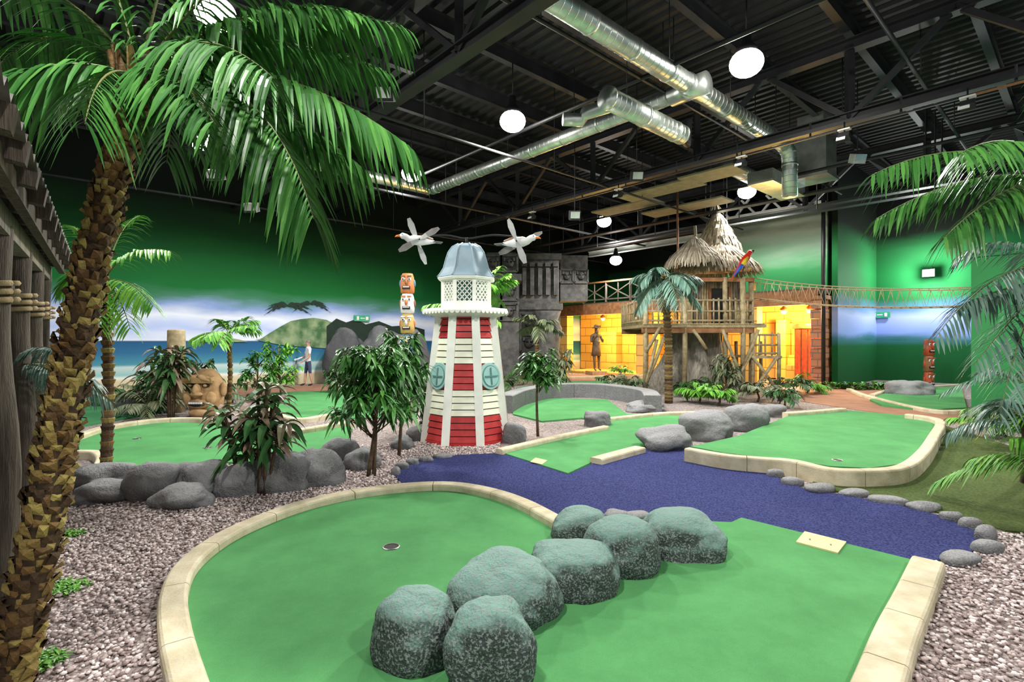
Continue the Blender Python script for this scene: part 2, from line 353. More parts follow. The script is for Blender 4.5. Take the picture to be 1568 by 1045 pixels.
while b<16: m.beam(AB(12.3,b,6.1),AB(12.3,b,6.4),.03,.03,'steel'); b+=1.6
for bb in (-.9,-.1,1.5,3.4,5.5,9,12.5):
    c=AB(12.1,bb,5.85); Rr=RT@Matrix.Rotation(.5,3,'Y'); m.box(c,(.16,.2,.1),'steel',Rr); m.box(c+Vector((-.09,-.02,-.04)),(.02,.16,.08),'white',Rr); m.tube([c,c+Vector((0,0,.3))],.015,6,'steel'); m.box(c+Vector((0,0,.14)),(.12,.22,.03),'white',RT)
m.build('lighting_track')
def duct(name,paths,r):
    m=MB()
    for pts in paths:
        pts=[Vector(p) for p in pts]; m.tube(pts,r,24,'galv')
        for i in range(len(pts)-1):
            d=pts[i+1]-pts[i]; L=d.length; d.normalize(); t=.0
            while t<L:
                p=pts[i]+d*t; m.tube([p-d*.03,p+d*.03],r*1.06,24,'galv'); t+=1.15
            t=0
            while t<L:
                p=pts[i]+d*t; m.tube([p-d*.006,p+d*.006],r*1.018,24,'galv'); t+=.16
            t=.6
            while t<L: p=pts[i]+d*t; m.tube([p,Vector((p.x,p.y,8.5))],.01,4,'steel'); t+=2.5
    m.build(name)
zD=6.85
dJ=V(1062,135,10.6)
a0=dJ.dot(A); b0=dJ.dot(B)
duct('ventilation_duct',[[AB(a0-9,b0,zD),AB(a0+4.6,b0,zD)],[AB(a0+4.6,b0,zD),AB(a0+4.9,b0,zD-.12),AB(a0+5,b0,zD-.45),AB(a0+5,b0,zD-1.3)]],.19)
duct('ventilation_duct',[[AB(a0,b0+.1,zD),AB(a0,b0+9.6,zD)],[AB(a0-.1,b0+9.7,zD),AB(a0-4.8,b0+9.7,zD)]],.17)
p=V(930,150,9.6); q=AB(p.dot(A)+2.6,p.dot(B),p.z)
duct('ventilation_duct',[[p,q]],.2)
m=MB(); m.tube([p-A*.02,p+A*.03],.22,24,'galv'); m.tube([p+A*.3+B*0,p+A*.2+B*.7,p+A*.2+B*.8+Vector((0,0,-.1)),p+A*-.1+B*1.0+Vector((0,0,-.1))],.13,16,'galv'); m.tube([q,q+Vector((0,0,-.15))+A*.2,q+A*.25+Vector((0,0,.4))],.09,12,'steel'); m.build('duct_branch')
m=MB(); m.tube([AB(a0,b0-.3,zD),AB(a0,b0+.5,zD)],.22,24,'galv'); m.tube([AB(a0-.3,b0,zD),AB(a0+.3,b0,zD)],.21,24,'galv'); m.build('duct_junction')
p1=V(1110,252,15.5)
duct('ventilation_duct',[[p1,AB(p1.dot(A)+2.6,p1.dot(B),p1.z)]],.22)
m=MB(); c=V(1247,245,15.5); m.box(c,(.9,.9,1.0),'galv',RT); m.box(c+Vector((0,0,-.55)),(1.0,1.0,.1),'galv',RT); m.box(c+Vector((-1.1,0,-.75)),(2.4,.7,.35),'galv',RT,); m.box(c+Vector((0,0,.85)),(.7,.7,.8),'galv',RT); m.tube([c+Vector((0,0,1)),Vector((c.x,c.y,8.2))],.03,6,'steel')
m.build('air_handling_unit')
def bay(p,power,warm=False,size=.22,name='high_bay_light'):
    m=MB(); p=Vector(p)
    m.lathe([(.2,.05),(.21,.1),(.19,.2),(.12,.3),(.09,.38),(.08,.52),(.03,.55)],20,p,'steel')
    m.blob(p+Vector((0,0,-.06)),(.3,.3,.24),'lampwarm' if warm else 'lampglass',sub=3,amp=0)
    m.tube([p+Vector((0,0,.5)),Vector((p.x,p.y,max(8.2,p.z+.6)))],.015,5,'steel')
    o=m.build(name)
    l=bpy.data.lights.new(name+'_source','SPOT'); l.spot_size=math.radians(168); l.spot_blend=.35; l.energy=power; l.shadow_soft_size=size; l.color=(1,.78,.45) if warm else (1,.98,.93)
    lo=bpy.data.objects.new('bulb',l); sc.collection.objects.link(lo); lo.parent=o; lo.location=(0,0,p.z-.34-size-o.location.z)
    return o
bay(V(1143,92,9.7),1300); bay(V(785,182,12.2),1300); bay(V(330,15,8.2),950); bay(V(630,263,16),1350)
bay(V(925,337,22.0),1200); bay(V(943,397,26),500)
bay((4.2,-1.0,6.9),1000); bay((-1.5,1.5,6.9),950); bay((9.5,6,6.9),900); bay((-8,13.5,6.9),650)  # extra bays added for general brightness, most of them out of view
bay(AB(18,8,6.9),1150); bay(AB(21,1.2,6.4),750)  # more added bays, brightening the upper right wall
kk=(1426-784)/FOC; aw=26.9; dw=aw/(kk*A.x+A.y); pw=Vector((kk*dw,dw,EYE+(522.5-420)*dw/FOC))
m=MB(); p=pw-A*.5; m.box(p,(.14,.4,.3),'steel',RT); m.box(p-A*.08,(.04,.34,.24),'lampglass',RT); m.box(p+A*.3,(.5,.06,.06),'steel',RT); m.box(p+A*.48,(.03,.2,.2),'steel',RT); o=m.build('wall_floodlight')
l=bpy.data.lights.new('flood','POINT'); l.energy=420; l.shadow_soft_size=.15; lo=bpy.data.objects.new('bulb',l); sc.collection.objects.link(lo); lo.parent=o; lo.location=-A*.6+Vector((0,0,.1))
for i,(u,v,d) in enumerate([(1313,243,13),(330,268,11),(385,318,13),(590,145,9),(975,270,13),(880,330,14),(1290,187,12)]):
    p=V(u,v,d); m=MB(); R_=Matrix.Rotation(.4,3,'X'); m.box(p,(.3,.22,.22),'white' if i==0 else 'steel',R_); m.box(p+Vector((0,-.12,-.02)),(.24,.03,.17),'galv',R_); m.tube([p,Vector((p.x,p.y,8.2))],.012,5,'steel'); m.build('ceiling_speaker' if i==0 else 'spotlight')
m=MB()
for u,v,d,w in ((1010,292,16,2.6),(1050,318,18,3.0),(960,318,19,2.6),(1090,268,14.5,1.6)):
    c=V(u,v,d); m.box(c,(w,.9,.05),'plyyel',RB) 
    for s_ in (-1,1):
        q=c+B*s_*w*.45; m.tube([q,Vector((q.x,q.y,8.2))],.01,4,'steel')
m.build('suspended_panel')
m=MB()
for aa,zz in ((17.4,6.2),(18.6,5.9),(19.6,6.3)): m.beam(AB(aa,-1,zz),AB(aa,20,zz),.3,.06,'steel')
for aa,zz in ((17.4,6.2),(18.6,5.9),(19.6,6.3)):
    for bb in range(0,20,3): m.beam(AB(aa,bb,zz),AB(aa,bb,8.2),.03,.03,'steel')
m.build('cable_trays')
# ================================================================= MEZZANINE + TEMPLE (front plane a=21.5)
m=MB(); m.prism([AB(FA,b0f-.3),AB(26.9,b0f-.3),AB(26.9,b1f),AB(FA,b1f)],3.45,3.7,'darkwood')
m.beam(AB(FA-.05,b0f,3.35),AB(FA-.05,b1f,3.35),.2,.55,'brownwood')
m.build('mezzanine_floor',False)
m=MB(); bb=fb(1100)
while bb<b1f-.3:
    m.beam(AB(FA,bb,3.7),AB(FA,bb,4.75),.1,.1,'darkwood')
    if bb+1.5<b1f:
        m.beam(AB(FA,bb,3.85),AB(FA,bb+1.5,4.6),.05,.05,'darkwood'); m.beam(AB(FA,bb,4.6),AB(FA,bb+1.5,3.85),.05,.05,'darkwood'); m.beam(AB(FA,bb+.75,3.7),AB(FA,bb+.75,4.7),.05,.05,'darkwood')
    bb+=1.5
m.beam(AB(FA,fb(1100),4.75),AB(FA,b1f-.2,4.75),.12,.08,'brownwood'); m.beam(AB(FA,fb(1100),3.85),AB(FA,b1f-.2,3.85),.08,.06,'darkwood'); m.build('balcony_railing')
m=MB()
m.beam(AB(24.3,b0f,1.75),AB(24.3,b1f,1.75),.2,3.4,'sandbrick')
m.beam(AB(FA+.2,b0f-.1,1.7),AB(24.3,b0f-.1,1.7),.2,3.4,'sandbrick')
for u,w in ((866,.5),(985,.6),(1060,.7),(1152,.5)):
    m.beam(AB(FA+.1,fb(u)-w/2,1.55),AB(FA+.1,fb(u)+w/2,1.55),.5,3.1,'sandbrick')
for u0,u1,aa,h in ((880,905,23.9,2.2),(940,975,23.8,2.7),(905,925,23.4,.5),(1165,1195,23.8,1.1),(1160,1175,23.6,2.6),(1185,1200,23.0,.7)):
    m.beam(AB(aa,fb(u0),h/2),AB(aa,fb(u1),h/2),.5,h,'sandbrick')
m.prism([AB(21.0,fb(870)),AB(23.5,fb(870)),AB(23.5,fb(985)),AB(21.0,fb(985))],0,.12,'sandbrick')
m.build('temple_facade',False)
m=MB(); m.box(AB(22.6,fb(1222),1.1),(1.0,.12,2.2),'brownwood',RB)
for k in range(4): m.box(AB(22.52,fb(1222)+(-.36+.24*k),1.1),(.18,.04,2.1),'totem_red',RB)
m.box(AB(22.6,fb(1222),2.3),(1.3,.2,.2),'brownwood',RB); m.build('door_1')
m=MB(); c=AB(FA-.1,fb(1252)-.1)
for i in range(9): m.box(c+Vector((0,0,.18+.36*i)),(.42 if i%2 else .5,.5 if i%2 else .42,.34),'redbrick',RT)
m.box(c+Vector((0,0,3.3)),(.6,.6,.14),'brownwood',RT); m.build('brick_pillar')
for u,e in ((905,430),(958,380),(1185,650),(1225,480)):
    p=AB(22.5,fb(u),2.9); m=MB(); m.lathe([(.12,0),(.15,.12),(.06,.2),(.06,.55)],12,p,'brownwood'); m.blob(p,(.1,.1,.1),'lampwarm',2,0); o=m.build('lantern')
    l=bpy.data.lights.new('warm','POINT'); l.energy=e; l.color=(1,.64,.18); l.shadow_soft_size=.12; lo=bpy.data.objects.new('bulb',l); sc.collection.objects.link(lo); lo.parent=o; lo.location=(0,0,-.3)
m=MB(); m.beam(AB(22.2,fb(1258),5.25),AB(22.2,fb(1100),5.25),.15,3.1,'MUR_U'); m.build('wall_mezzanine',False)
m=MB(); z=6.75
m.ibeam(AB(21.6,fb(1262),z),AB(21.6,fb(1085),z),.25,.32,'steelwhite',.04); m.ibeam(AB(21.6,fb(1085),6.3),AB(21.6,fb(900),6.3),.2,.25,'steelwhite')
for u in (1240,1200,1160,1120): m.beam(AB(21.6,fb(u),z),AB(21.6,fb(u)+.7,z+.8),.08,.08,'steelwhite'); m.beam(AB(21.6,fb(u),z),AB(21.6,fb(u)-.7,z+.8),.08,.08,'steelwhite')
m.build('steel_lintel_beam')
m=MB(); p=AB(21.0,fb(1268)); m.tube([p,p+Vector((0,0,8.2))],.07,10,'steel'); m.build('drain_pipe')
m=MB(); p=G(1487,626); m.box(p+A*1.5-B*1.5+Vector((0,0,1.9)),(3,3,3.8),'greenpaint',RT); m.box(p+A*1.5-B*1.5+Vector((0,0,3.84)),(3.1,3.1,.08),'greenpaint',RT); m.build('wall_partition')
# carved stone tower in the back-left corner
m=MB()
def stone(u0,u1,z0,z1,dp,d):
    x0,x1=(u0-784)*d/FOC,(u1-784)*d/FOC; m.box(((x0+x1)/2,d+dp/2,(z0+z1)/2),(x1-x0,dp,z1-z0),'carved')
def glyph(u,z,d,r):
    # carved relief panel: frame, face, eyes and headdress
    x=(u-784)*d/FOC
    for dx,dz,w,h in ((0,r,2*r,.1),(0,-r,2*r,.1),(-r,0,.1,2*r),(r,0,.1,2*r)): m.box((x+dx,d,z+dz),(w,.14,h),'carved')
    m.blob((x,d,z),(r*.55,.16,r*.6),'carved',2,.15)
    for sg in (-1,1): m.blob((x+sg*r*.25,d-.13,z+r*.15),(r*.16,.08,r*.12),'dark',1,0); m.box((x+sg*r*.6,d-.02,z+r*.5),(r*.25,.16,r*.45),'carved')
    m.box((x,d-.12,z-r*.05),(r*.16,.16,r*.4),'carved'); m.box((x,d-.1,z-r*.4),(r*.5,.1,r*.1),'dark')
D=25.
stone(792,858,0,3.2,1.6,D); stone(788,862,3.2,3.5,1.9,D-.1); stone(795,856,3.5,5.6,1.5,D+.1); stone(790,860,5.6,5.9,1.8,D)
stone(858,900,3.7,6.0,1.2,D+1.2) ; stone(740,795,0,4.4,1.2,D-1.6); stone(736,799,4.4,4.7,1.5,D-1.7); stone(745,790,4.7,5.7,1.,D-1.4)
for i in range(5):
    u=800+i*12; stone(u,u+6,3.9,5.2,.3,D-.1); stone(u-1,u+7,5.25,5.45,.35,D-.15)
for u in (868,890): glyph(u,4.95,D+1.15,.32)
for u in (755,780): glyph(u,5.2,D-1.45,.36)
for u,z in ((755,3.9),(780,3.9),(755,3.0),(780,3.0)): glyph(u,z,D-1.65,.36)
for u,z in ((810,2.6),(810,1.6)): glyph(u,z,D-.1,.4)
m.lathe([(.75,0),(.7,.8),(.55,1.2),(.62,1.8),(.7,2.3),(.5,2.7),(.65,3.1)],12,((838-784)*(D-.3)/FOC,D-.35,0),'carved')
m.build('carved_stone_tower')
# ================================================================= GROUND FEATURES
PG={}
def pts(l,z=0): return [G(u,v,z) for u,v in l]
def slab(name,l,z,mat,z0=-.01):
    P=pts(l,z)
    m=MB(); m.prism(P,z0,z,mat); o=m.build(name,False); PG[name+str(len(PG))]=[(p.x,p.y) for p in P]; return o
slab('putting_green',[(330,1300),(290,1130),(278,1010),(272,930),(285,872),(320,838),(370,808),(440,780),(530,757),(620,746),(690,744),(745,752),(800,769),(850,795),(870,792),(1000,795),(1120,800),(1135,793),(1395,857),(1412,862),(1372,965),(1343,1045),(1230,1350)],.03,'turf')
slab('blue_carpet_path',[(605,728),(612,715),(640,705),(700,697),(765,694),(820,706),(870,727),(912,708),(980,688),(1050,688),(1110,700),(1165,706),(1182,728),(1230,748),(1290,758),(1370,772),(1440,790),(1490,812),(1508,832),(1480,850),(1440,857),(1395,858),(1135,794),(1120,801),(1000,800),(860,800),(800,770),(745,752),(690,745),(620,745)],.022,'bluecarpet')
slab('putting_green',[(765,692),(870,725),(912,705),(980,684),(1050,672),(1078,655),(1045,637),(960,634),(930,612),(850,610),(790,616),(785,634),(830,645),(890,640),(932,645),(928,657),(850,672)],.035,'turf')
slab('putting_green',[(1058,684),(1130,668),(1180,648),(1210,636),(1290,628),(1395,637),(1438,648),(1430,668),(1412,692),(1385,710),(1330,717),(1270,714),(1215,705),(1165,700),(1110,694)],.11,'turf')
slab('putting_green',[(118,668),(160,655),(240,645),(330,650),(420,662),(520,650),(540,655),(530,680),(440,697),(380,707),(200,714),(150,707),(122,692)],.04,'turf')
slab('putting_green',[(125,612),(200,604),(245,610),(240,632),(180,642),(125,652)],.04,'turf_far')
slab('putting_green',[(405,602),(510,598),(640,600),(640,640),(505,640),(440,642),(400,625)],.03,'turf')
slab('putting_green',[(1332,612),(1360,600),(1400,594),(1472,592),(1480,624),(1420,628),(1350,620)],.06,'turf')
slab('footpath',[(1225,590),(1330,592),(1475,600),(1484,632),(1484,650),(1445,645),(1300,626),(1225,614)],.015,'concrete_path')
slab('footpath',[(800,574),(990,573),(1000,582),(880,583),(790,586)],.015,'concrete_path')
slab('footpath',[(130,603),(480,590),(640,584),(640,600),(400,602),(330,612),(240,606),(120,612)],.012,'concrete_path')
slab('putting_green',[(850,585),(985,580),(1000,592),(940,604),(800,606),(790,594)],.03,'turf_far')
slab('artificial_grass',[(1440,650),(1500,668),(1568,690),(1650,720),(1700,830),(1540,812),(1500,800),(1440,785),(1380,768),(1235,745),(1260,728),(1390,732),(1425,705)],.018,'astro')
def curb(name,l,w=.16,h=.1,mat='cream',z=0,seg=.55):
    P=cr([G(u,v,h+z) for u,v in l],10); P=resamp(P,.06); m=MB(); m.sweep(P,w,h,mat,seg=max(2,int(seg/.065)),z=z); return m.build(name)
CB='putting_green_border'
curb(CB,[(385,1300),(325,1150),(290,1045),(268,960),(266,905),(285,862),(330,825),(385,797),(460,770),(540,752),(620,742),(690,740),(748,749),(800,766),(858,796)])
curb(CB,[(1421,856),(1400,905),(1372,965),(1343,1045),(1290,1180),(1225,1350)],.2,.1)
curb(CB,[(1052,686),(1110,696),(1165,701),(1215,705),(1270,717),(1330,719),(1382,713),(1412,692),(1430,666),(1440,645),(1420,638),(1388,634)],.15,.2)
curb(CB,[(1202,632),(1245,629),(1292,625)],.15,.18)
curb(CB,[(764,688),(850,668),(928,652)],.14,.1); curb(CB,[(912,702),(945,693),(980,684)],.2,.1)
curb(CB,[(115,667),(165,652),(235,642),(300,640),(345,645)],.16,.12); curb(CB,[(430,662),(490,652),(540,644)],.16,.12)
curb(CB,[(118,690),(146,691),(156,700),(152,711)],.14,.12); curb(CB,[(120,612),(190,604),(245,606)],.15,.1)
curb(CB,[(400,622),(450,640),(505,634)],.15,.1); curb(CB,[(1300,595),(1330,606),(1420,626),(1482,628)],.16,.1); curb(CB,[(1335,604),(1370,596),(1470,588)],.16,.1)
curb(CB,[(932,640),(1010,632),(1075,630)],.14,.1)
curb('low_stone_wall',[(772,606),(800,596),(850,588),(920,588),(985,596),(1000,606)],.4,.42,'rock_grey')
curb('footpath_edge',[(860,577),(920,576),(990,574)],.2,.1)
c=G(599,838,.03); m=MB(); m.lathe([(.054,.0),(.054,.004),(.062,.006),(.07,.002),(.07,0)],28,c,'dark',cap=False); m.lathe([(.0,.002),(.055,.0025)],28,c,'dark',cap=False); m.lathe([(.056,.003),(.064,.008),(.07,.003)],28,c,'cupmetal',cap=False); m.build('golf_hole_cup')
for u,v in ((1282,705),(210,672),(318,686)):
    c=G(u,v,.112 if u>1000 else .042); m=MB(); m.lathe([(.0,.002),(.055,.003)],20,c,'dark',cap=False); m.lathe([(.055,.003),(.06,.007),(.066,.003)],20,c,'cupmetal',cap=False); m.build('golf_hole_cup')
m=MB(); m.prism(pts([(1232,816),(1296,832),(1283,849),(1219,832)],.03),.03,.042,'plaque'); m.tube([G(1240,826,.04),G(1240,826,.05)],.006,8,'cupmetal'); m.tube([G(1272,834,.04),G(1272,834,.05)],.006,8,'cupmetal'); m.build('tee_mat')
m=MB(); m.prism(pts([(820,702),(838,706),(830,712),(812,708)],.035),.035,.042,'plaque'); m.build('tee_mat')
# ---------------- boulders
def rock(name,bbs,mat,sub=4,amp=.16,dep=.85,boxy=.35,zf=1.0,rz=.4):
    for x0,x1,yt,yb in bbs:
        Yf=EYE*FOC/(yb-522.5); w=(x1-x0)*Yf/FOC; dp=w*dep; Yc=Yf+dp*.42; h=EYE-(yt-522.5)*Yc/FOC; h=max(.07,h)*zf
        X=((x0+x1)/2-784)*Yc/FOC; m=MB()
        m.blob((X,Yc,h*.35),(w*.52,dp*.52,h*.67),mat,sub,amp,1.1,Matrix.Rotation(U(-rz,rz),3,'Z'),flat=-h*.35-.03,box=boxy); m.build(name)
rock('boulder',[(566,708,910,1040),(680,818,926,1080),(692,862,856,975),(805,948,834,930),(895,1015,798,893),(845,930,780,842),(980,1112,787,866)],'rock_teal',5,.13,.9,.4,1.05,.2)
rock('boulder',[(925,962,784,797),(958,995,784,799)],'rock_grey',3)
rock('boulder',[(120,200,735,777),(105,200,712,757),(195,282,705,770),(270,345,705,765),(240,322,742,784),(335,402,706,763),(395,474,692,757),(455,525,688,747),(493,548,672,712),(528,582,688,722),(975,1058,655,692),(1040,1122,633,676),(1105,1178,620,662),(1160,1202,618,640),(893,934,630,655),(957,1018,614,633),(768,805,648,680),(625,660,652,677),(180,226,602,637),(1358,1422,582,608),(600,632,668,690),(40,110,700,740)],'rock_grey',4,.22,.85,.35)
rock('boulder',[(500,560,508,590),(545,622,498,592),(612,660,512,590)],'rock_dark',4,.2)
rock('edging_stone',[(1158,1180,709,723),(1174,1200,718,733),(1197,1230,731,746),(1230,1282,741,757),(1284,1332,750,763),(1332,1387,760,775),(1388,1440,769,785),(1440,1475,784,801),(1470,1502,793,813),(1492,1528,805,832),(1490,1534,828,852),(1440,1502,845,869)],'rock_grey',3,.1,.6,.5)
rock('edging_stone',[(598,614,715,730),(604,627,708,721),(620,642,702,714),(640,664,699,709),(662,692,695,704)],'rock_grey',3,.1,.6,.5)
# ---------------- gravel pebbles
def inpoly(x,y,poly):
    c=np.zeros(len(x),bool); n=len(poly)
    for i in range(n):
        x1,y1=poly[i];x2,y2=poly[(i+1)%n]
        if y1==y2: continue
        c^=((y1>y)!=(y2>y))&(x<(x2-x1)*(y-y1)/(y2-y1)+x1)
    return c
rng=np.random.default_rng(3)
zones=[([(-4.6,1.2),(-1.1,1.2),(-.2,7.2),(-.2,9.2),(-5.8,7.4)],42000,.0115),([(1.2,1.2),(5,1.2),(6.5,4.6),(2.5,4.6)],17000,.0115)]
X=[];Y=[];S=[]
for poly,n,r in zones:
    pa=np.array(poly); x=rng.uniform(pa[:,0].min(),pa[:,0].max(),n*2); y=rng.uniform(pa[:,1].min(),pa[:,1].max(),n*2)
    k=inpoly(x,y,poly)
    for pg in PG.values(): k&=~inpoly(x,y,pg)
    x=x[k][:n];y=y[k][:n]; X.append(x);Y.append(y);S.append(rng.uniform(r*.6,r*1.35,len(x)))
X=np.concatenate(X);Y=np.concatenate(Y);S=np.concatenate(S); N=len(X)
iv,ifc=ico(1); iv=np.array([tuple(v) for v in iv]); ifc=np.array(ifc)
vv=iv[None]*(1+rng.uniform(-.3,.3,(N,12,1)))*np.stack([S*rng.uniform(.8,1.5,N),S*rng.uniform(.8,1.3,N),S*rng.uniform(.55,.9,N)],1)[:,None,:]
an=rng.uniform(0,6.28,N); ca,sa=np.cos(an)[:,None],np.sin(an)[:,None]
vx=vv[:,:,0]*ca-vv[:,:,1]*sa+X[:,None]; vy=vv[:,:,0]*sa+vv[:,:,1]*ca+Y[:,None]; vz=vv[:,:,2]+(S*.4+rng.uniform(0,.012,N))[:,None]
co=np.stack([vx,vy,vz],2).reshape(-1,3); fc=(ifc[None]+(np.arange(N)*12)[:,None,None]).reshape(-1,3)
me=bpy.data.meshes.new('gravel'); me.vertices.add(len(co)); me.vertices.foreach_set('co',co.ravel()); me.loops.add(fc.size); me.loops.foreach_set('vertex_index',fc.ravel()); me.polygons.add(len(fc)); me.polygons.foreach_set('loop_start',np.arange(0,fc.size,3)); me.polygons.foreach_set('loop_total',np.full(len(fc),3)); me.update(calc_edges=True); me.materials.append(MATS['pinkpebble'])
sc.collection.objects.link(bpy.data.objects.new('gravel_stones',me))
# ================================================================= LIGHTHOUSE
m=MB(); L=G(710,682)+Vector((0,.55,0)); L.z=0; n=8; ph=.5
def rad(z): return .74-.27*(z/2.2)
H=2.12
for side in range(8):
    a0_=2*math.pi*(side+.5)/8; a1_=2*math.pi*(side+1.5)/8
    rows=20
    for i in range(rows):
        z0=.06+H*i/rows; z1=.06+H*(i+.86)/rows; band=i//4
        red=(band%2==0)
        r0,r1=rad(z0)+.014,rad(z1)
        q=[Vector((math.cos(a)*r,math.sin(a)*r,z))+L for a,r,z in ((a0_,r0,z0),(a1_,r0,z0),(a1_,r1,z1),(a0_,r1,z1),(a1_,rad(z1)-.02,z1+H/rows*.14),(a0_,rad(z1)-.02,z1+H/rows*.14))]
        mt='lhred' if red else 'lhcream'
        m.add(q[:4],[(0,1,2,3)],mt); m.add([q[3],q[2],q[4],q[5]],[(0,1,2,3)],'dark')
    a=a0_; m.beam(L+Vector((math.cos(a)*rad(0),math.sin(a)*rad(0),0)),L+Vector((math.cos(a)*rad(H),math.sin(a)*rad(H),H+.05)),.13,.09,'redwhite_w')
m.lathe([(.76,0),(.76,.05),(.7,.06)],8,L,'lhred',False,ph)
m.lathe([(.5,2.1),(.72,2.16),(.78,2.2),(.76,2.24),(.5,2.27)],8,L,'redwhite_w',False,ph)
for side in range(8):
    a0_=2*math.pi*(side+.5)/8; a1_=2*math.pi*(side+1.5)/8
    P0=L+Vector((math.cos(a0_)*.77,math.sin(a0_)*.77,2.2)); P1=L+Vector((math.cos(a1_)*.77,math.sin(a1_)*.77,2.2))
    for k in range(7):
        p=P0.lerp(P1,(k+.5)/7); o=(p-L); o.z=0; o.normalize(); t=(P1-P0).normalized()
        vs=[p+t*.042*math.cos(q)+Vector((0,0,.05*-abs(math.sin(q)))) for q in [math.pi*j/6 for j in range(7)]]
        vs=[v+o*.012 for v in vs]; m.add(vs,[tuple(range(7))],'redwhite_w')
m.lathe([(.46,2.25),(.46,2.33),(.43,2.34)],8,L,'redwhite_w',False,ph)
for side in range(8):
    a0_=2*math.pi*(side+.5)/8; a1_=2*math.pi*(side+1.5)/8; r=.42
    P0=L+Vector((math.cos(a0_)*r,math.sin(a0_)*r,2.3)); P1=L+Vector((math.cos(a1_)*r,math.sin(a1_)*r,2.3)); up=Vector((0,0,.44))
    m.beam(P0,P0+up,.06,.06,'redwhite_w'); m.beam(P0+up,P1+up,.05,.06,'redwhite_w'); m.beam(P0+Vector((0,0,.04)),P1+Vector((0,0,.04)),.04,.06,'redwhite_w')
    w=(P1-P0); nn=4
    for k in range(-nn,nn+1):
        for sg in (1,-1):
            x0=k/nn+(1 if sg<0 else 0); x1=x0+sg*1.2
            at=lambda t: x0+(x1-x0)*t
            ts=sorted([(0-x0)/(x1-x0),(1-x0)/(x1-x0)]); t0=max(0,ts[0]); t1=min(1,ts[1])
            if t1-t0>.05: m.beam(P0+w*at(t0)+up*t0,P0+w*at(t1)+up*t1,.02,.014,'redwhite_w')
m.lathe([(.24,2.3),(.24,2.74)],8,L,'tealdark',False,ph)
m.lathe([(.5,2.74),(.52,2.77),(.5,2.8),(.42,2.84)],8,L,'redwhite_w',False,ph)
m.lathe([(.52,2.79),(.47,2.85),(.41,2.95),(.37,3.1),(.33,3.22),(.26,3.32),(.15,3.38),(.04,3.4)],8,L,'lhdome',False,ph)
for side in range(8):
    a=2*math.pi*(side+.5)/8; m.tube([L+Vector((math.cos(a)*r,math.sin(a)*r,z)) for r,z in [(.52,2.79),(.47,2.85),(.41,2.95),(.37,3.1),(.33,3.22),(.26,3.32),(.15,3.38)]],.014,5,'lhdome')
for ang in (-135,-45):
    a=math.radians(ang); z=1.12; d=Vector((math.cos(a),math.sin(a),0)); c=L+d*(rad(z)*math.cos(math.pi/8)+.02)+Vector((0,0,z)); t=Vector((-d.y,d.x,0)); tilt=(Vector((0,0,1))-d*.12).normalized()
    def disc(r,off,mat):
        vs=[]
        for o in (0,off): vs+=[c+(t*math.cos(q)+tilt*math.sin(q))*r+d*o for q in [2*math.pi*k/24 for k in range(24)]]
        m.add(vs,[tuple(range(24,48))]+[(k,(k+1)%24,24+(k+1)%24,24+k) for k in range(24)],mat)
    disc(.22,.04,'teal'); disc(.18,.05,'tealdark'); disc(.165,.055,'teal')
    m.beam(c+d*.06-t*.14,c+d*.06+t*.14,.03,.02,'tealdark'); m.beam(c+d*.06-tilt*.14,c+d*.06+tilt*.14,.02,.03,'tealdark')
m.build('miniature_lighthouse')
# seagull whirligig
m=MB(); top=L+Vector((0,0,3.38)); m.tube([top,top+Vector((0,0,.12))],.025,8,'dark')
Bp=top+Vector((0,0,.1)); m.tube(cr([Bp+Vector((-1.05,.1,.02)),Bp+Vector((-.4,0,.06)),Bp,Bp+Vector((.45,0,.06)),Bp+Vector((1.0,-.1,0))],4),.016,6,'dark')
def gull(c,face,w1,w2):
    c=Vector(c); f=Vector((face,-.35,.05)).normalized(); s_=Vector((-f.y,f.x,0)).normalized(); u=Vector((0,0,1))
    R=Matrix((f,s_,u)).transposed()
    m.tube([c-f*.3,c-f*.2,c-f*.06,c+f*.08,c+f*.16,c+f*.22+u*.04,c+f*.28+u*.05,c+f*.32+u*.045],[.02,.05,.085,.088,.062,.055,.055,.02],12,'white')
    m.tube([c-f*.26+u*.03,c-f*.1+u*.045,c+f*.08+u*.04],[.03,.06,.04],10,'gullbrown')
    m.tube([c+f*.3+u*.045,c+f*.37+u*.035,c+f*.4+u*.015],[.025,.017,.004],8,'orange')
    m.box(c-f*.34,(.16,.15,.015),'gullgrey',R)
    for sg in (-1,1): m.blob(c+f*.28+u*.065+s_*sg*.043,(.012,.012,.012),'dark',1,0)
    for sg,wa in ((-1,w1),(1,w2)):
        for h_ in (0,1):
            ang=wa+h_*math.pi; d=(f*math.cos(ang)+u*math.sin(ang)); sd=(f*-math.sin(ang)+u*math.cos(ang)); o=c+s_*sg*.1
            P=[.02,.16,.3,.42]; W=[.02,.045,.055,.025]; vs=[]
            for p_,w_ in zip(P,W): vs+=[o+d*p_+sd*w_+s_*.02,o+d*p_-sd*w_-s_*.01,o+d*p_-sd*w_-s_*.02,o+d*p_+sd*w_+s_*.01]
            fw=[(0,1,2,3)];fg=[(12,15,14,13)]
            for i in range(3):
                for k in range(4): (fg if i>=1 else fw).append((i*4+k,(i+1)*4+k,(i+1)*4+(k+1)%4,i*4+(k+1)%4))
            m.add(vs,fw,'gullwing'); m.add(vs,fg,'gullgrey' if sg>0 else 'gullwing')
        m.tube([c,c+s_*sg*.13],.012,6,'dark')
gull(Bp+Vector((-.85,.05,-.02)),-1,1.2,-.6); gull(Bp+Vector((.9,-.1,-.08)),1,-1.2,.35)
for k,dx in enumerate((-.85,.9)): m.tube([Bp+Vector((dx,0,.0)),Bp+Vector((dx,0,-.08))],.01,6,'dark')
m.build('seagull_whirligig')
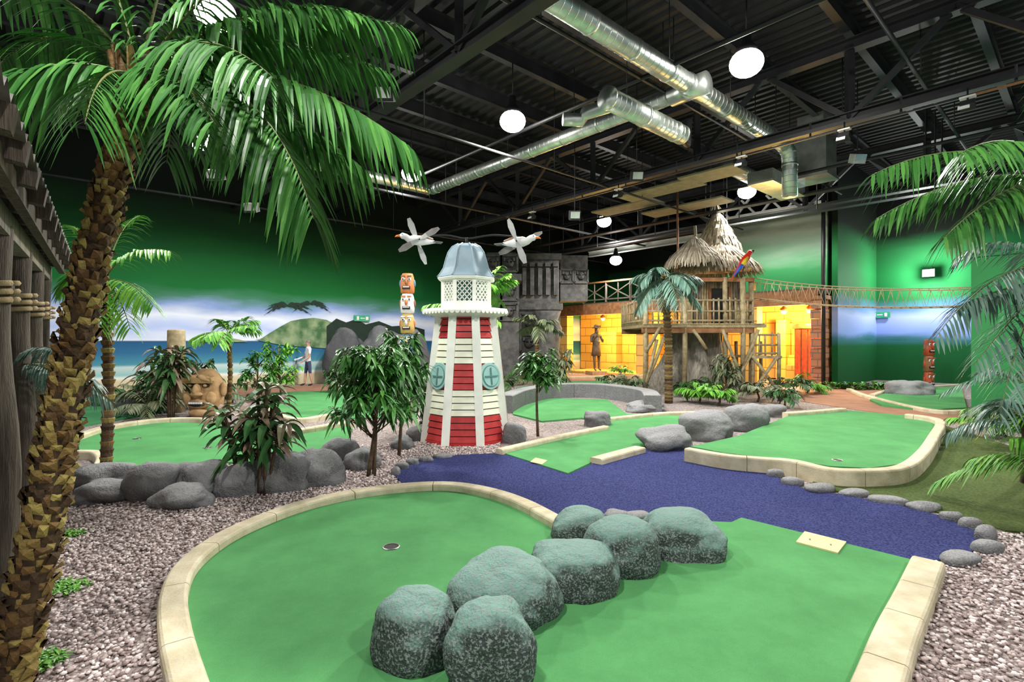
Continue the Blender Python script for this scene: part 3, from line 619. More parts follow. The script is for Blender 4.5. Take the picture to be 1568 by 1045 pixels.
# ================================================================= TOTEMS, TIKI
def totem(name,p,h,r,mats,rs=1):
    m=MB(); p=Vector(p); n=len(mats); seg=h/n
    for i,mt in enumerate(mats):
        z=i*seg; m.lathe([(r*.8,z),(r,z+.06*seg),(r*1.05,z+.4*seg),(r*.95,z+.8*seg),(r*.75,z+seg)],16,p,mt)
        c=p+Vector((0,-r,z+.55*seg))
        m.blob(c+Vector((0,-.01,0)),(r*.22,r*.35,seg*.16),mats[(i+1)%n],2,.05)
        for sg in (-1,1):
            m.blob(c+Vector((sg*r*.45,.08*r,seg*.15)),(r*.24,r*.2,seg*.1),'white',2,0); m.blob(c+Vector((sg*r*.45,-.1*r,seg*.15)),(r*.1,r*.1,seg*.05),'dark',2,0)
            m.blob(p+Vector((sg*r*1.0,0,z+.5*seg)),(r*.2,r*.3,seg*.2),mats[(i+2)%n],2,0)
            m.box(c+Vector((sg*r*.45,.1*r,seg*.3)),(r*.6,r*.3,seg*.07),mats[(i+1)%n])
        m.box(c+Vector((0,.05*r,-seg*.27)),(r*1.1,r*.3,seg*.14),'dark'); m.box(c+Vector((0,.0,-seg*.24)),(r*.9,r*.3,seg*.05),'white')
    m.build(name)
totem('totem_pole',(V(624,500,12.2).x,12.2,0),3.27,.16,['brownwood','totem_blue','tanstone','totem_blue','totem_yel','white','totem_or'])
totem('tiki_totem',(V(1422,500,19).x,19.,0),1.75,.16,['totem_red','brownwood','totem_red'])
totem('tiki_totem',V(8,600,4.6)*1-Vector((0,0,V(8,600,4.6).z)),1.75,.13,['totem_yel','totem_red','totem_yel'])
m=MB(); c=G(302,640)
m.blob(c+Vector((0,.35,.5)),(.37,.3,.6),'tanstone',4,.06,box=.5,flat=-.5)
m.box(c+Vector((0,.05,.84)),(.66,.18,.12),'tanstone',Matrix.Rotation(.2,3,'X'))
for sg in (-1,1):
    m.blob(c+Vector((sg*.17,.03,.86)),(.19,.1,.07),'tanstone',3,.05,rot=Matrix.Rotation(sg*.35,3,'Y')); m.blob(c+Vector((sg*.17,.04,.71)),(.09,.05,.05),'dark',2,0); m.blob(c+Vector((sg*.17,.01,.71)),(.05,.04,.035),'tanstone',2,0)
    m.blob(c+Vector((sg*.26,.08,.42)),(.1,.1,.16),'tanstone',3,.1); m.blob(c+Vector((sg*.39,.35,.6)),(.06,.1,.17),'tanstone',2,.05)
m.blob(c+Vector((0,-.02,.6)),(.08,.12,.16),'tanstone',3,.05); m.blob(c+Vector((0,-.04,.52)),(.13,.1,.06),'tanstone',3,.05)
m.blob(c+Vector((0,.05,.3)),(.26,.1,.11),'tanstone',3,.04); m.blob(c+Vector((0,-.02,.3)),(.19,.06,.06),'dark',3,0)
for k in range(6): m.box(c+Vector((-.125+.05*k,-.07,.33)),(.04,.03,.04),'white')
m.blob(c+Vector((0,.05,.1)),(.22,.12,.1),'tanstone',3,.05); m.build('tiki_head_statue')
m=MB(); c=V(270,505,12.5); m.lathe([(.19,0),(.2,.9),(.185,1.0),(.2,1.1),(.19,c.z-.03),(.17,c.z),(.15,c.z-.05)],16,(c.x,c.y,0),'bamboo'); m.build('wooden_post')
# ================================================================= LEFT HUT
m=MB()
e0=Vector((-1.5,1.5,2.47)); e1=Vector((-4.95,5.9,2.5)); d=(e1-e0).normalized(); nrm=Vector((-d.y,d.x,0))
nrm=-nrm if nrm.x>0 else nrm
Lh=(e1-e0).length; vs=[];fs=[]
slope=Vector((nrm.x,nrm.y,.16)).normalized()
nst=int(Lh/.04)
for i in range(nst+1):
    p=e0+d*(i*.04)+Vector((0,0,.03*math.sin(i*math.pi/2)+.1)); vs+=[p,p+slope*2.2]
for i in range(nst): fs.append((2*i,2*i+1,2*i+3,2*i+2))
m.add(vs,fs,'tin',True)
m.beam(e0+nrm*.1,e1+nrm*.1,.05,.1,'darkwood')
m.beam(e0+nrm*.25-Vector((0,0,.07)),e1+nrm*.25-Vector((0,0,.07)),.13,.15,'greywood'); m.beam(e0+nrm*1.8+Vector((0,0,.2)),e1+nrm*1.8+Vector((0,0,.2)),.14,.18,'darkwood')
t=.1
while t<Lh:
    p=e0+d*t; m.beam(p+Vector((0,0,.04)),p+slope*2.1+Vector((0,0,.04)),.08,.1,'darkwood'); t+=.45
for t in (1.4,2.3,3.4,4.5,5.35):
    p=e0+d*t+nrm*.25; p.z=0; m.tube(cr([p,p+Vector((.03,.02,.9)),p+Vector((-.02,0,1.7)),p+Vector((0,0,2.4))],3),[.08]*10,10,'darkwood')
    for z in (1.95,2.0,2.05): m.tube([p+Vector((.095*math.cos(q),.095*math.sin(q),z+.01*math.sin(q))) for q in [k_*math.pi/5 for k_ in range(11)]],.018,6,'rope')
for z in (1.0,2.1):
    a_=e0+d*1.6+nrm*.3; b_=e0+d*5.3+nrm*.3; m.beam(Vector((a_.x,a_.y,z)),Vector((b_.x,b_.y,z)),.07,.09,'darkwood')
a_=e0+d*1.6+nrm*1.9; b_=e0+d*5.3+nrm*1.9; m.beam(Vector((a_.x,a_.y,1.3)),Vector((b_.x,b_.y,1.3)),.05,2.6,'darkwood')
m.build('beach_hut')
# ================================================================= TREEHOUSE
def TX(u,dy=0): return (u-784)*(16.5+dy)/FOC
def TZ(v,dy=0): return EYE+(522.5-v)*(16.5+dy)/FOC
m=MB(); Y0=16.5; cx=TX(1065,1.7)
vs=[];fs=[];n=48; rows=14
for i in range(rows+1):
    t=i/rows; z=2.2*t
    for k in range(n):
        a=2*math.pi*k/n; rr=(.8+.75*(1-t)**2.6)*(1+(.16+.2*(1-t)**2)*math.sin(a*7+1.5*t)+.06*math.sin(a*13+4*t))
        vs.append(Vector((cx+rr*math.cos(a),Y0+1.7+rr*.85*math.sin(a),z)))
for i in range(rows):
    for k in range(n): fs.append((i*n+k,i*n+(k+1)%n,(i+1)*n+(k+1)%n,(i+1)*n+k))
m.add(vs,fs,'greywood',True)
zd=TZ(497)
x0,x1=TX(983),TX(1152)
m.box(((x0+x1)/2+.2,Y0+1.5,zd-.05),(x1-x0+.4,3.2,.1),'bamboo')
for x in np.arange(x0,x1+.35,.16): m.box((x+.07,Y0+1.5,zd+.01),(.13,3.25,.04),'bamboo')
m.beam((x0,Y0,zd-.18),(x1,Y0,zd-.18),.14,.18,'brownwood'); m.beam((x0,Y0+3,zd-.18),(x1,Y0+3,zd-.18),.14,.18,'brownwood')
def pole(p,q,r=.07,mt='bamboo'):
    m.tube([Vector(p),Vector(p).lerp(Vector(q),.5)+Vector((.02,.0,0)),Vector(q)],r,8,mt)
for u,yy,top in ((988,0,462),(1048,0,425),(1110,.1,425),(1137,0,425),(1150,.2,425),(1150,3,425),(988,3,440),(1050,3,420)):
    pole((TX(u,yy),Y0+yy,0),(TX(u,yy),Y0+yy,TZ(top,yy)),.08)
for (u0,v0,u1,v1) in ((988,590,1020,505),(1137,590,1105,505),(988,540,1010,500),(1137,560,1160,505),(1150,600,1190,545),(1190,600,1150,545),(985,600,1005,520),(1060,505,1080,535),(1120,590,1150,540)):
    pole((TX(u0),Y0-.06,TZ(v0)),(TX(u1),Y0-.06,TZ(v1)),.055)
def rail(pa,pb,h,stp=.17):
    pa=Vector(pa);pb=Vector(pb); LL=(pb-pa).length; k=int(LL/stp)
    for zz in (.12,h*.55,h): m.tube([pa+Vector((0,0,zz)),pb+Vector((0,0,zz))],.035,6,'bamboo')
    for i in range(k+1):
        p=pa.lerp(pb,i/k); m.tube([p,p+Vector((U(-.03,.03),0,h+U(-.02,.1)))],.027,6,'bamboo')
rail((x0,Y0,zd),(x1,Y0,zd),.76); rail((x0,Y0,zd),(x0,Y0+3,zd),.76); rail((x1,Y0,zd),(x1+.3,Y0+3,zd),.76)
zl=TZ(547); m.box((TX(1172),Y0+.6,zl),(.95,1.4,.08),'bamboo')
for u in (1152,1192): pole((TX(u),Y0,0),(TX(u),Y0,zl+.75),.06); pole((TX(u),Y0+1.2,0),(TX(u),Y0+1.2,zl+.5),.06)
rail((TX(1152),Y0,zl),(TX(1192),Y0,zl),.7,.2)
w0,w1,zt=TX(1060,1.7),TX(1140,1.7),TZ(425,1.7)
for x in np.arange(w0,w1,.09): m.tube([(x,Y0+1.7,zd),(x,Y0+1.7,zt)],.045,6,'bamboo' if rnd()<.6 else 'greywood')
for y in np.arange(Y0+1.7,Y0+2.9,.1): m.tube([(w1,y,zd),(w1,y,zt)],.045,6,'bamboo'); m.tube([(w0,y,zd),(w0,y,zt)],.045,6,'bamboo')
xm=(w0+w1)/2; m.box((xm,Y0+1.62,zd+.7),(.6,.06,1.2),'dark'); m.box((xm+.34,Y0+1.6,zd+.7),(.08,.1,1.3),'brownwood'); m.box((xm-.34,Y0+1.6,zd+.7),(.08,.1,1.3),'brownwood')
m.beam((TX(1040),Y0+.1,TZ(428)),(TX(1155),Y0+.1,TZ(428)),.1,.12,'brownwood')
for u in (1040,1155): m.beam((TX(u),Y0+.1,TZ(428)),(TX(u,3),Y0+3,TZ(428)),.1,.12,'brownwood')
def thatch(c,R,z0,z1,n=520,over=.16):
    c=Vector(c); m.lathe([(R*.97,z0+.02),(R*.6,z0+(z1-z0)*.36),(R*.3,z0+(z1-z0)*.68),(.03,z1)],24,(c.x,c.y,0),'thatch')
    for layer in range(5):
        f0=layer/5
        for k in range(int(n*(1-f0*.8)/2.6)):
            a=U(0,2*math.pi); rb=R*(1-f0*.92)+U(-.04,.06); zt_=z0+(z1-z0)*(f0)
            rt=max(.02,rb-R*.3)
            pb=Vector((c.x+rb*math.cos(a),c.y+rb*math.sin(a),zt_-over*U(.3,1.5))); pt=Vector((c.x+rt*math.cos(a),c.y+rt*math.sin(a),min(z1,zt_+(z1-z0)*.30)+.04))
            tt=Vector((-math.sin(a),math.cos(a),0)); w=U(.015,.035); o=Vector((math.cos(a),math.sin(a),0))*U(.0,.06)+tt*U(-.05,.05)
            pm=(pb+pt)/2+Vector((math.cos(a),math.sin(a),0))*.04
            m.add([pb-tt*w*.3+o,pb+tt*w*.3+o,pm+tt*w+o,pm-tt*w+o,pt+tt*w*.6,pt-tt*w*.6],[(0,1,2,3),(3,2,4,5)],'thatch')
def TR_(u,v0,v1,hw,dy,n): thatch((TX(u,dy),Y0+dy),hw*(16.5+dy)/FOC,TZ(v0,dy),TZ(v1,dy),n)
TR_(1102,414,368,60,1.5,1500)
TR_(1064,404,364,44,.7,1000)
TR_(1098,385,326,34,1.9,1100)
pole((TX(1098,1.9),Y0+1.9,TZ(332,1.9)),(TX(1096,1.9),Y0+1.9,TZ(302,1.9)),.05,'greywood'); pole((TX(1064,.7),Y0+.7,TZ(370,.7)),(TX(1064,.7),Y0+.7,TZ(346,.7)),.05,'thatch')
for q in range(9): m.leaf((TX(1096,1.9),Y0+1.9,TZ(310,1.9)),(math.cos(q*.7),math.sin(q*.7),-1.2),.45,.05,.2,'thatch')
pole((TX(1037,.9),Y0+.9,zd),(TX(1037,.9),Y0+.9,TZ(278,.9)),.035,'brownwood')
m.build('treehouse')
m=MB(); c=V(1140,399,16.2)
f=Vector((.55,0,.8)).normalized()
m.tube([c-f*.75,c-f*.5,c-f*.25,c-f*.05,c+f*.12,c+f*.22,c+f*.32,c+f*.38],[.01,.03,.07,.11,.11,.075,.08,.03],12,'parred')
for sg in (-1,1):
    sd=Vector((0,sg*.09,0)); m.tube([c+f*.12+sd,c-f*.05+sd,c-f*.2+sd],[.03,.07,.05],8,'paryel'); m.tube([c-f*.18+sd,c-f*.35+sd*.8,c-f*.6+sd*.4],[.06,.045,.01],8,'parblue'); m.blob(c+f*.32+Vector((0,sg*.06,0)),(.03,.02,.03),'white',1,0)
m.tube([c+f*.36,c+f*.38+Vector((.07,0,-.01)),c+f*.3+Vector((.1,0,-.02))],[.035,.025,.005],8,'dark')
m.tube([c-f*.1+Vector((.05,0,-.1)),Vector((c.x+.02,c.y+.3,TZ(428)))],.02,6,'darkwood')
m.build('parrot')
# rope bridge
m=MB(); pA=Vector((TX(1155,.3),Y0+.3,TZ(424))); pB=V(1486,440,12.95)
pA2=pA+Vector((0,.8,0)); pB2=pB+A*.7-B*.02
def cat(p,q,sag,n=26): return [p.lerp(q,i/n)-Vector((0,0,sag*4*(i/n)*(1-i/n))) for i in range(n+1)]
t1=cat(pA,pB,.15); t2=cat(pA2,pB2,.15); b1=cat(pA-Vector((0,-.2,.6)),pB-Vector((0,0,.45)),.15); b2=cat(pA2-Vector((0,.2,.6)),pB2-Vector((0,0,.45)),.15)
for c_ in (t1,t2,b1,b2): m.tube(c_,.016,6,'rope')
for i in range(26):
    for t,bb in ((t1,b1),(t2,b2)):
        m.tube([t[i],bb[i].lerp(bb[i+1],.5),t[i+1]],.008,5,'rope')
for i in range(0,27): m.tube([b1[i],b2[i]],.014,5,'rope')
m.build('rope_bridge')
for p,r in ((V(550,488,22.4),TH),(V(1353,483,22.9),TH+math.pi/2)):
    m=MB(); R=Matrix.Rotation(r,3,'Z')
    p=AB(p.dot(A) if r==TH else 26.9,20.8 if r==TH else p.dot(B),p.z)
    m.box(p,(.7,.06,.26),'signgreen',R); fr=-(B if r==TH else A)*.035
    T=R@Vector((1,0,0))
    m.box(p+fr-T*.2,(.1,.01,.16),'white',R); m.box(p+fr+T*.02,(.2,.01,.04),'white',R); m.box(p+fr+T*.22,(.12,.01,.14),'white',R); m.build('exit_sign')
# painted headland + painted palms on the mural
def wl(u,v): 
    k=(u-784)/FOC; d=20.86/(k*B.x+B.y); return Vector((k*d,d,EYE+(522.5-v)*d/FOC))
m=MB()
def paint(l,mat,off=0):
    P=[wl(u,v)-B*off for u,v in l]
    tri=geometry.tessellate_polygon([P]); m.add(P,[tuple(t) for t in tri],mat)
M('paint_hill',(.05,.13,.05),(.25,.33,.18),scale=2.5,rough=.8); M('paint_dark',(.012,.03,.02),rough=.8)
paint([(395,522),(410,512),(430,500),(445,492),(460,489),(480,487),(500,490),(520,500),(560,505),(600,512),(640,520),(640,535),(520,535),(440,530)],'paint_hill')
paint([(500,500),(515,488),(530,494),(545,489),(560,497),(580,492),(600,500),(625,498),(650,505),(650,560),(560,560),(500,540)],'paint_dark',.01)
for cx_,cy_,r_ in ((440,468,36),(475,465,30),(130,490,30)):
    for k in range(9):
        a=math.pi*(k/8)*1.2-.3; L_=r_*U(.8,1.1)
        n_=9; upv=[];dnv=[]
        for i in range(n_+1):
            t=i/n_; x=cx_+L_*t*math.cos(a); y=cy_-L_*.42*t*math.sin(a)+15*t*t-5*t; wv=2.2*math.sin(math.pi*min(1,t+.08))*.9+.3
            upv.append((x,y-wv*.4)); dnv.append((x,y+wv*(1.7 if i%2 else .4)))
        paint(upv+dnv[::-1],'paint_dark',.015+.003*k)
paint([(300,524),(315,518),(340,516),(365,520),(380,524)],'paint_hill',.01)
m.build('mural_headland',False)
# ================================================================= PALMS & PLANTS
m=MB(); TRK=cr([V(5,1100,2.45),V(28,975,2.5),V(66,800,2.6),V(98,620,2.75),V(130,460,2.85),V(160,320,2.95),V(188,220,3.0),V(212,120,3.05)],10)
TRK[0].z=0
for p in TRK: p.z=max(0,p.z)
Rr=[.088-.026*(i/len(TRK)) for i in range(len(TRK))]; m.tube(TRK,Rr,14,'palmcore')
tot=sum((TRK[i+1]-TRK[i]).length for i in range(len(TRK)-1))
def at(s):
    acc=0
    for i in range(len(TRK)-1):
        L_=(TRK[i+1]-TRK[i]).length
        if acc+L_>=s: return TRK[i].lerp(TRK[i+1],(s-acc)/L_),(TRK[i+1]-TRK[i]).normalized(),i/len(TRK)
        acc+=L_
    return TRK[-1],(TRK[-1]-TRK[-2]).normalized(),1
s0=.02; row=0
while s0<tot-.02:
    p,t,q=at(s0); R_=.088-.028*q; x=t.cross(Vector((0,1,0))).normalized(); y=t.cross(x)
    for k in range(8):
        a=2*math.pi*(k+.5*(row%2)+U(-.25,.25))/8; o=x*math.cos(a)+y*math.sin(a); tg=t.cross(o)
        h=U(.04,.09); w=R_*U(.22,.5); c=p+o*R_*.85+t*U(-.012,.012); lift=U(.008,.04)
        vs=[c-tg*w-t*h*.4,c+tg*w-t*h*.4,c+tg*w*U(.6,1)+t*h*.5+o*lift,c-tg*w*U(.6,1)+t*h*.5+o*lift,c-tg*w*.7+t*h*.55,c+tg*w*.7+t*h*.55,c+o*(lift+.01)+t*h*.15]
        m.add(vs,[(0,1,6),(1,2,6),(2,3,6),(3,0,6),(3,2,5,4)],'palmboot')
    s0+=.034; row+=1
C=TRK[-1]
for i in range(10):
    a=i*.63; m.tube([C-Vector((0,0,.25)),C+Vector((.08*math.cos(a),.08*math.sin(a),-.05)),C+Vector((.14*math.cos(a),.14*math.sin(a),.12))],[.02,.03,.015],6,'palmboot')
for (cu,cv,cd,tu,tv,td,n,ll) in ((400,-40,3.2,620,45,3.4,50,.34),(420,60,2.9,630,228,2.9,52,.36),(400,20,3.4,592,110,3.7,46,.33),(410,80,2.75,480,335,2.6,50,.36),(400,120,3.2,560,262,3.3,48,.34),(330,60,3.5,370,250,4.0,38,.36),(90,-10,3.0,-20,120,3.0,46,.34),(60,50,2.7,-90,190,2.6,42,.36),(130,30,3.4,60,150,3.7,38,.32),(150,80,2.7,130,190,2.4,28,.28),(250,-60,3.0,300,-190,3.0,30,.3),(170,-80,3.0,90,-200,3.0,30,.3),(330,-60,2.8,480,-120,2.7,36,.34),(280,80,3.3,255,250,3.5,32,.3),(300,10,2.6,420,120,2.2,36,.3),(100,-60,3.2,-80,-40,3.3,36,.32),(320,30,3.6,470,60,4.1,40,.34),(240,60,2.6,330,190,2.2,32,.26),(190,20,3.7,150,90,4.2,30,.3),(380,-20,3.0,540,20,3.0,46,.34)):
    m.frond(C,V(cu,cv,cd),V(tu,tv,td),n,ll,.03,'leafA',ld=.95,rr=.011,start=.12,leafsegs=4,ang=.45)
m.build('palm_tree')
def palm(name,base,crown,fr,trunk_r,leaf,ll,lw,n,mt='bark',L=None,el=None,ld=.6,cnt=12,droop=.6):
    m=MB(); base=Vector(base); crown=Vector(crown)
    P=cr([base,base.lerp(crown,.5)+Vector((.04,0,0)),crown],6); m.tube(P,[trunk_r*(1.1-.4*i/len(P)) for i in range(len(P))],10,mt)
    if crown.z-base.z>1.2:
        k=int((crown.z-base.z)/.09); Q=cr([base,base.lerp(crown,.5)+Vector((.04,0,0)),crown],k)
        for i in range(1,k): m.lathe([(trunk_r*1.0,-.03),(trunk_r*1.25,.02),(trunk_r*.9,.03)],9,Q[min(2*i,2*k)],'palmboot',False)
    if fr:
        for c_,t_ in fr: m.frond(crown,c_,t_,n,ll,lw,leaf,ld=ld)
    if L:
        for k in range(cnt):
            a=k*2.4+U(-.2,.2); e=U(*el); d=Vector((math.cos(a)*math.cos(e),math.sin(a)*math.cos(e),math.sin(e))); LL=L*U(.8,1.1)
            m.frond(crown,crown+d*LL*.55,crown+d*LL+Vector((0,0,-droop*LL*U(.6,1.2))),n,ll,lw,leaf,ld=ld,rr=.008)
    m.build(name)
palm('palm_tree',(4.45,4.1,0),V(1650,280,4.1),[(V(1490,190,4.0),V(1335,268,3.9)),(V(1500,240,4.4),V(1342,335,4.5)),(V(1560,250,3.9),V(1445,365,3.8)),(V(1560,180,3.7),V(1470,235,3.3)),(V(1700,150,4),V(1800,260,4)),(V(1600,240,5),V(1520,330,5.6)),(V(1650,120,4.5),V(1600,80,5.3))],.09,'leafA',.34,.026,44,ld=.8)
palm('palm_tree',(5.6,5.3,0),V(1645,420,5.2),[(V(1540,370,5),V(1430,520,4.9)),(V(1540,340,5.2),V(1470,390,5.4)),(V(1600,420,4.8),V(1490,560,4.6)),(V(1580,400,4.6),V(1530,640,4.4)),(V(1560,430,5),V(1465,470,5)),(V(1700,350,5),V(1800,460,5)),(V(1600,330,5.6),V(1560,420,6.2))],.08,'leafBlue',.34,.026,36)
palm('palm_shrub',G(1640,800),G(1640,800)+Vector((0,0,.5)),None,.05,'leafBright',.26,.022,24,L=.95,el=(.2,1.2),cnt=16,droop=.5)
palm('palm_shrub',G(1590,700),G(1590,700)+Vector((0,0,.5)),None,.05,'leafDark',.25,.022,24,L=1.0,el=(.3,1.3),cnt=14,droop=.5)
palm('palm_shrub',G(1520,672),G(1520,672)+Vector((0,0,.2)),None,.04,'leafBright',.2,.03,16,L=.7,el=(.2,1.2),cnt=14,droop=.5)
palm('palm_shrub',G(1575,650),G(1575,650)+Vector((0,0,.8)),None,.05,'leafBlue',.3,.025,24,L=1.4,el=(.2,1.3),cnt=14,droop=.6)
palm('palm_tree',G(1570,740),V(1570,650,5.0),None,.05,'leafBlue',.22,.02,26,L=.7,el=(0,1.2),cnt=10)
palm('palm_tree',(-4.9,6.3,0),V(160,430,6.3),[(V(190,370,6.2),V(262,385,6.1)),(V(200,420,6),V(235,470,5.8)),(V(180,440,6),V(200,505,5.7)),(V(130,350,6.3),V(105,345,6.4)),(V(120,400,6.3),V(95,440,6.2)),(V(180,340,6.6),V(215,330,7)),(V(150,440,5.8),V(150,500,5.6))],.06,'leafBright',.3,.035,22)
palm('palm_shrub',(-4.05,3.9,0),V(25,560,4.0),None,.04,'leafBlue',.2,.018,22,L=.6,el=(-.1,1.0),cnt=10)
palm('palm_tree',G(350,632),V(350,510,12),None,.05,'leafBright',.3,.05,16,L=.85,el=(.0,1.0),cnt=12,droop=.35)
palm('palm_tree',G(1024,618),V(1018,428,14.3),None,.1,'leafBlue',.36,.05,26,L=1.15,el=(-.2,.8),cnt=16,droop=.75)
palm('palm_tree',(-.9,13.2,0),V(745,450,13.2),None,.07,'leafBright',.3,.09,10,L=1.1,el=(.0,1.2),cnt=14,droop=.3)
palm('palm_tree',(.8,18,0),V(822,500,18),None,.07,'leafGrey',.35,.06,16,L=1.0,el=(0,1.2),cnt=12,droop=.5)
palm('palm_tree',(-1.2,16,0),V(705,470,16),None,.07,'leafBright',.35,.08,12,L=1.3,el=(.0,1.2),cnt=12,droop=.4)
for u,v,L_,lf in ((225,638,.9,'leafGrey'),(262,628,1.0,'leafDark'),(212,625,.9,'leafGrey'),(330,622,.9,'leafDark'),(1070,618,.75,'leafBright'),(1100,622,.6,'leafBright'),(1090,604,.8,'leafDark'),(1215,606,.9,'leafDark'),(1235,603,.8,'leafBright'),(1160,616,.8,'leafGrey'),(960,606,.9,'leafGrey'),(940,600,.8,'leafDark'),(800,590,.9,'leafDark'),(770,600,.9,'leafDark'),(850,583,.8,'leafBright'),(150,622,.7,'leafDark'),(1200,625,.6,'leafDark'),(1050,608,.6,'leafDark'),(700,600,1.2,'leafDark'),(655,610,1.2,'leafDark'),(950,578,.7,'leafBright')):
    g=G(u,v); palm('fern',g,g+Vector((0,0,.25)),None,.03,lf,.24,.045,14,L=L_,el=(.3,1.35),cnt=13,droop=.55)
for u in range(1276,1400,13):
    g=G(u,596+2*rnd()); m=MB()
    for k in range(46): 
        a=U(0,6.28); m.leaf(g+Vector((U(-.2,.2),U(-.2,.2),U(0,.2))),(math.cos(a),math.sin(a),U(.3,1.2)),U(.2,.35),.1,.4,random.choice(['leafDark','leafBright']),2)
    m.tube([g,g+Vector((0,0,.2))],.03,5,'bark'); m.build('bedding_plant')
for u,v,w in ((104,822,.12),(95,905,.14),(955,802,.1),(60,1020,.1)):
    g=G(u,v); m=MB()
    for k in range(170):
        a=U(0,6.28); m.leaf(g+Vector((U(-w,w),U(-w*.6,w*.6),0)),(math.cos(a)*.6,math.sin(a)*.6,1),U(.06,.15),.018,.6,'leafBright',2)
    m.build('grass_tuft')
def tree(name,base,H,crown_h,rad_,nb,nl,L_,W_,leaf,droop=.9,stems=1,tr=.025,lo=.35,fold=.25):
    m=MB(); base=Vector(base)
    for s__ in range(stems):
        b_=base+Vector((U(-.05,.05)*stems,U(-.05,.05)*stems,0)); top=b_+Vector((U(-.1,.1)*stems,U(-.1,.1),H*U(.85,1))); P=cr([b_,b_.lerp(top,.5)+Vector((U(-.04,.04),U(-.04,.04),0)),top],4); m.tube(P,[tr*(1.1-.6*i/len(P)) for i in range(len(P))],7,'bark')
        for k in range(nb//stems):
            a=k*2.4; f=U(lo,1); r=rad_*math.sqrt(max(.1,1-(f-.55)**2*2.2))*U(.35,1)
            z=(H-crown_h)+crown_h*f
            st=b_.lerp(top,max(.25,(z-.25*crown_h)/H)); en=Vector((top.x*.5+b_.x*.5+r*math.cos(a),top.y*.5+b_.y*.5+r*math.sin(a),z))
            m.tube([st,st.lerp(en,.5)+Vector((0,0,.03)),en],[tr*.4,tr*.3,tr*.15],5,'bark')
            for j in range(nl):
                aa=U(0,6.28); e=U(-.6,.9); q=st.lerp(en,U(.65,1.0)); m.leaf(q,(math.cos(aa)*math.cos(e),math.sin(aa)*math.cos(e),math.sin(e)),L_*U(.7,1.15),W_,droop*U(.6,1.2),leaf,4,fold)
    m.build(name)
tree('ficus_tree',G(560,730),1.65,1.3,.58,60,18,.2,.052,'leafA',stems=2)
tree('ficus_tree',G(612,700),1.85,1.3,.48,46,16,.2,.05,'leafA')
tree('ficus_tree',G(822,668),1.55,.85,.42,34,16,.2,.055,'leafA',droop=.6)
def croton(name,base,stems,H,Lf,Wf):
    m=MB(); base=Vector(base)
    for s in range(stems):
        a=2.4*s+.4; lean=U(.1,.36); h=H*U(.6,1); top=base+Vector((math.cos(a)*lean,math.sin(a)*lean*.7,h))
        P=cr([base+Vector((math.cos(a)*.05,math.sin(a)*.05,0)),base.lerp(top,.5)+Vector((0,0,.08)),top],5); m.tube(P,[.018]*len(P),6,'bark')
        for lv in range(3):
            q=P[-1-lv*2] if lv else top
            for j in range(9 if lv==0 else 4):
                aa=j*2.4+lv+s; e=U(.2,1.1) if lv==0 else U(0,.6); m.leaf(q,(math.cos(aa)*math.cos(e),math.sin(aa)*math.cos(e),math.sin(e)),Lf*U(.75,1.15),Wf,U(.5,1.0),'leafCroton',6,.45,.25)
    m.build(name)
croton('croton_plant',G(405,757),7,1.25,.36,.085); croton('croton_plant',G(372,750),5,.9,.34,.085)
croton('croton_plant',G(262,640),9,1.5,.5,.1); croton('croton_plant',G(236,632),7,1.3,.5,.1)
tree('shrub',G(430,606),1.7,1.4,.7,40,14,.2,.07,'leafBright',droop=.5,lo=.1); tree('shrub',G(395,612),1.5,1.3,.6,30,14,.2,.07,'leafA',droop=.5,lo=.1)
tree('shrub',G(515,602),.9,.8,.5,24,14,.2,.07,'leafDark',lo=.1); tree('shrub',G(300,612),1.2,1.0,.7,30,14,.25,.08,'leafDark',lo=.1)
tree('shrub',G(645,665),1.3,1.2,.3,16,12,.25,.05,'leafDark',lo=.1)
tree('shrub',G(1110,612),1.4,1.2,.5,24,12,.25,.06,'leafGrey',lo=.1)
tree('shrub',G(860,600),1.5,1.2,.5,24,12,.25,.06,'leafGrey',lo=.1)
# ================================================================= PEOPLE
def figure(name,loc,H,yaw,verts,edges,matfn,extra=None):
    k=H/1.75; me=bpy.data.meshes.new('sk'); me.from_pydata([Vector(v[0])*k for v in verts],edges if edges else [],[])
    ob=bpy.data.objects.new('sk',me); sc.collection.objects.link(ob)
    md=ob.modifiers.new('s','SKIN')
    for i,v in enumerate(verts):
        r=v[1]; r=(r,r) if not hasattr(r,'__len__') else r
        me.skin_vertices[0].data[i].radius=(r[0]*k,r[1]*k)
    me.skin_vertices[0].data[0].use_root=True
    sb=ob.modifiers.new('b','SUBSURF'); sb.levels=2; sb.render_levels=2
    dg=bpy.context.evaluated_depsgraph_get(); ev=ob.evaluated_get(dg).to_mesh()
    vs=[v.co.copy() for v in ev.vertices]; fs=[tuple(p.vertices) for p in ev.polygons]
    R=Matrix.Rotation(yaw,3,'Z'); loc=Vector(loc); m=MB()
    mn=min(v.z for v in vs)
    groups={}
    for f in fs:
        c=sum((vs[i] for i in f),Vector())/len(f)/k; groups.setdefault(matfn(c),[]).append(f)
    W=[loc+R@(v-Vector((0,0,mn))) for v in vs]
    for mt,ff in groups.items(): m.add(W,ff,mt,True)
    if extra: extra(m,lambda x,y,z:loc+R@(Vector((x,y,z))*k-Vector((0,0,mn))),k,R)
    bpy.data.objects.remove(ob); m.build(name)
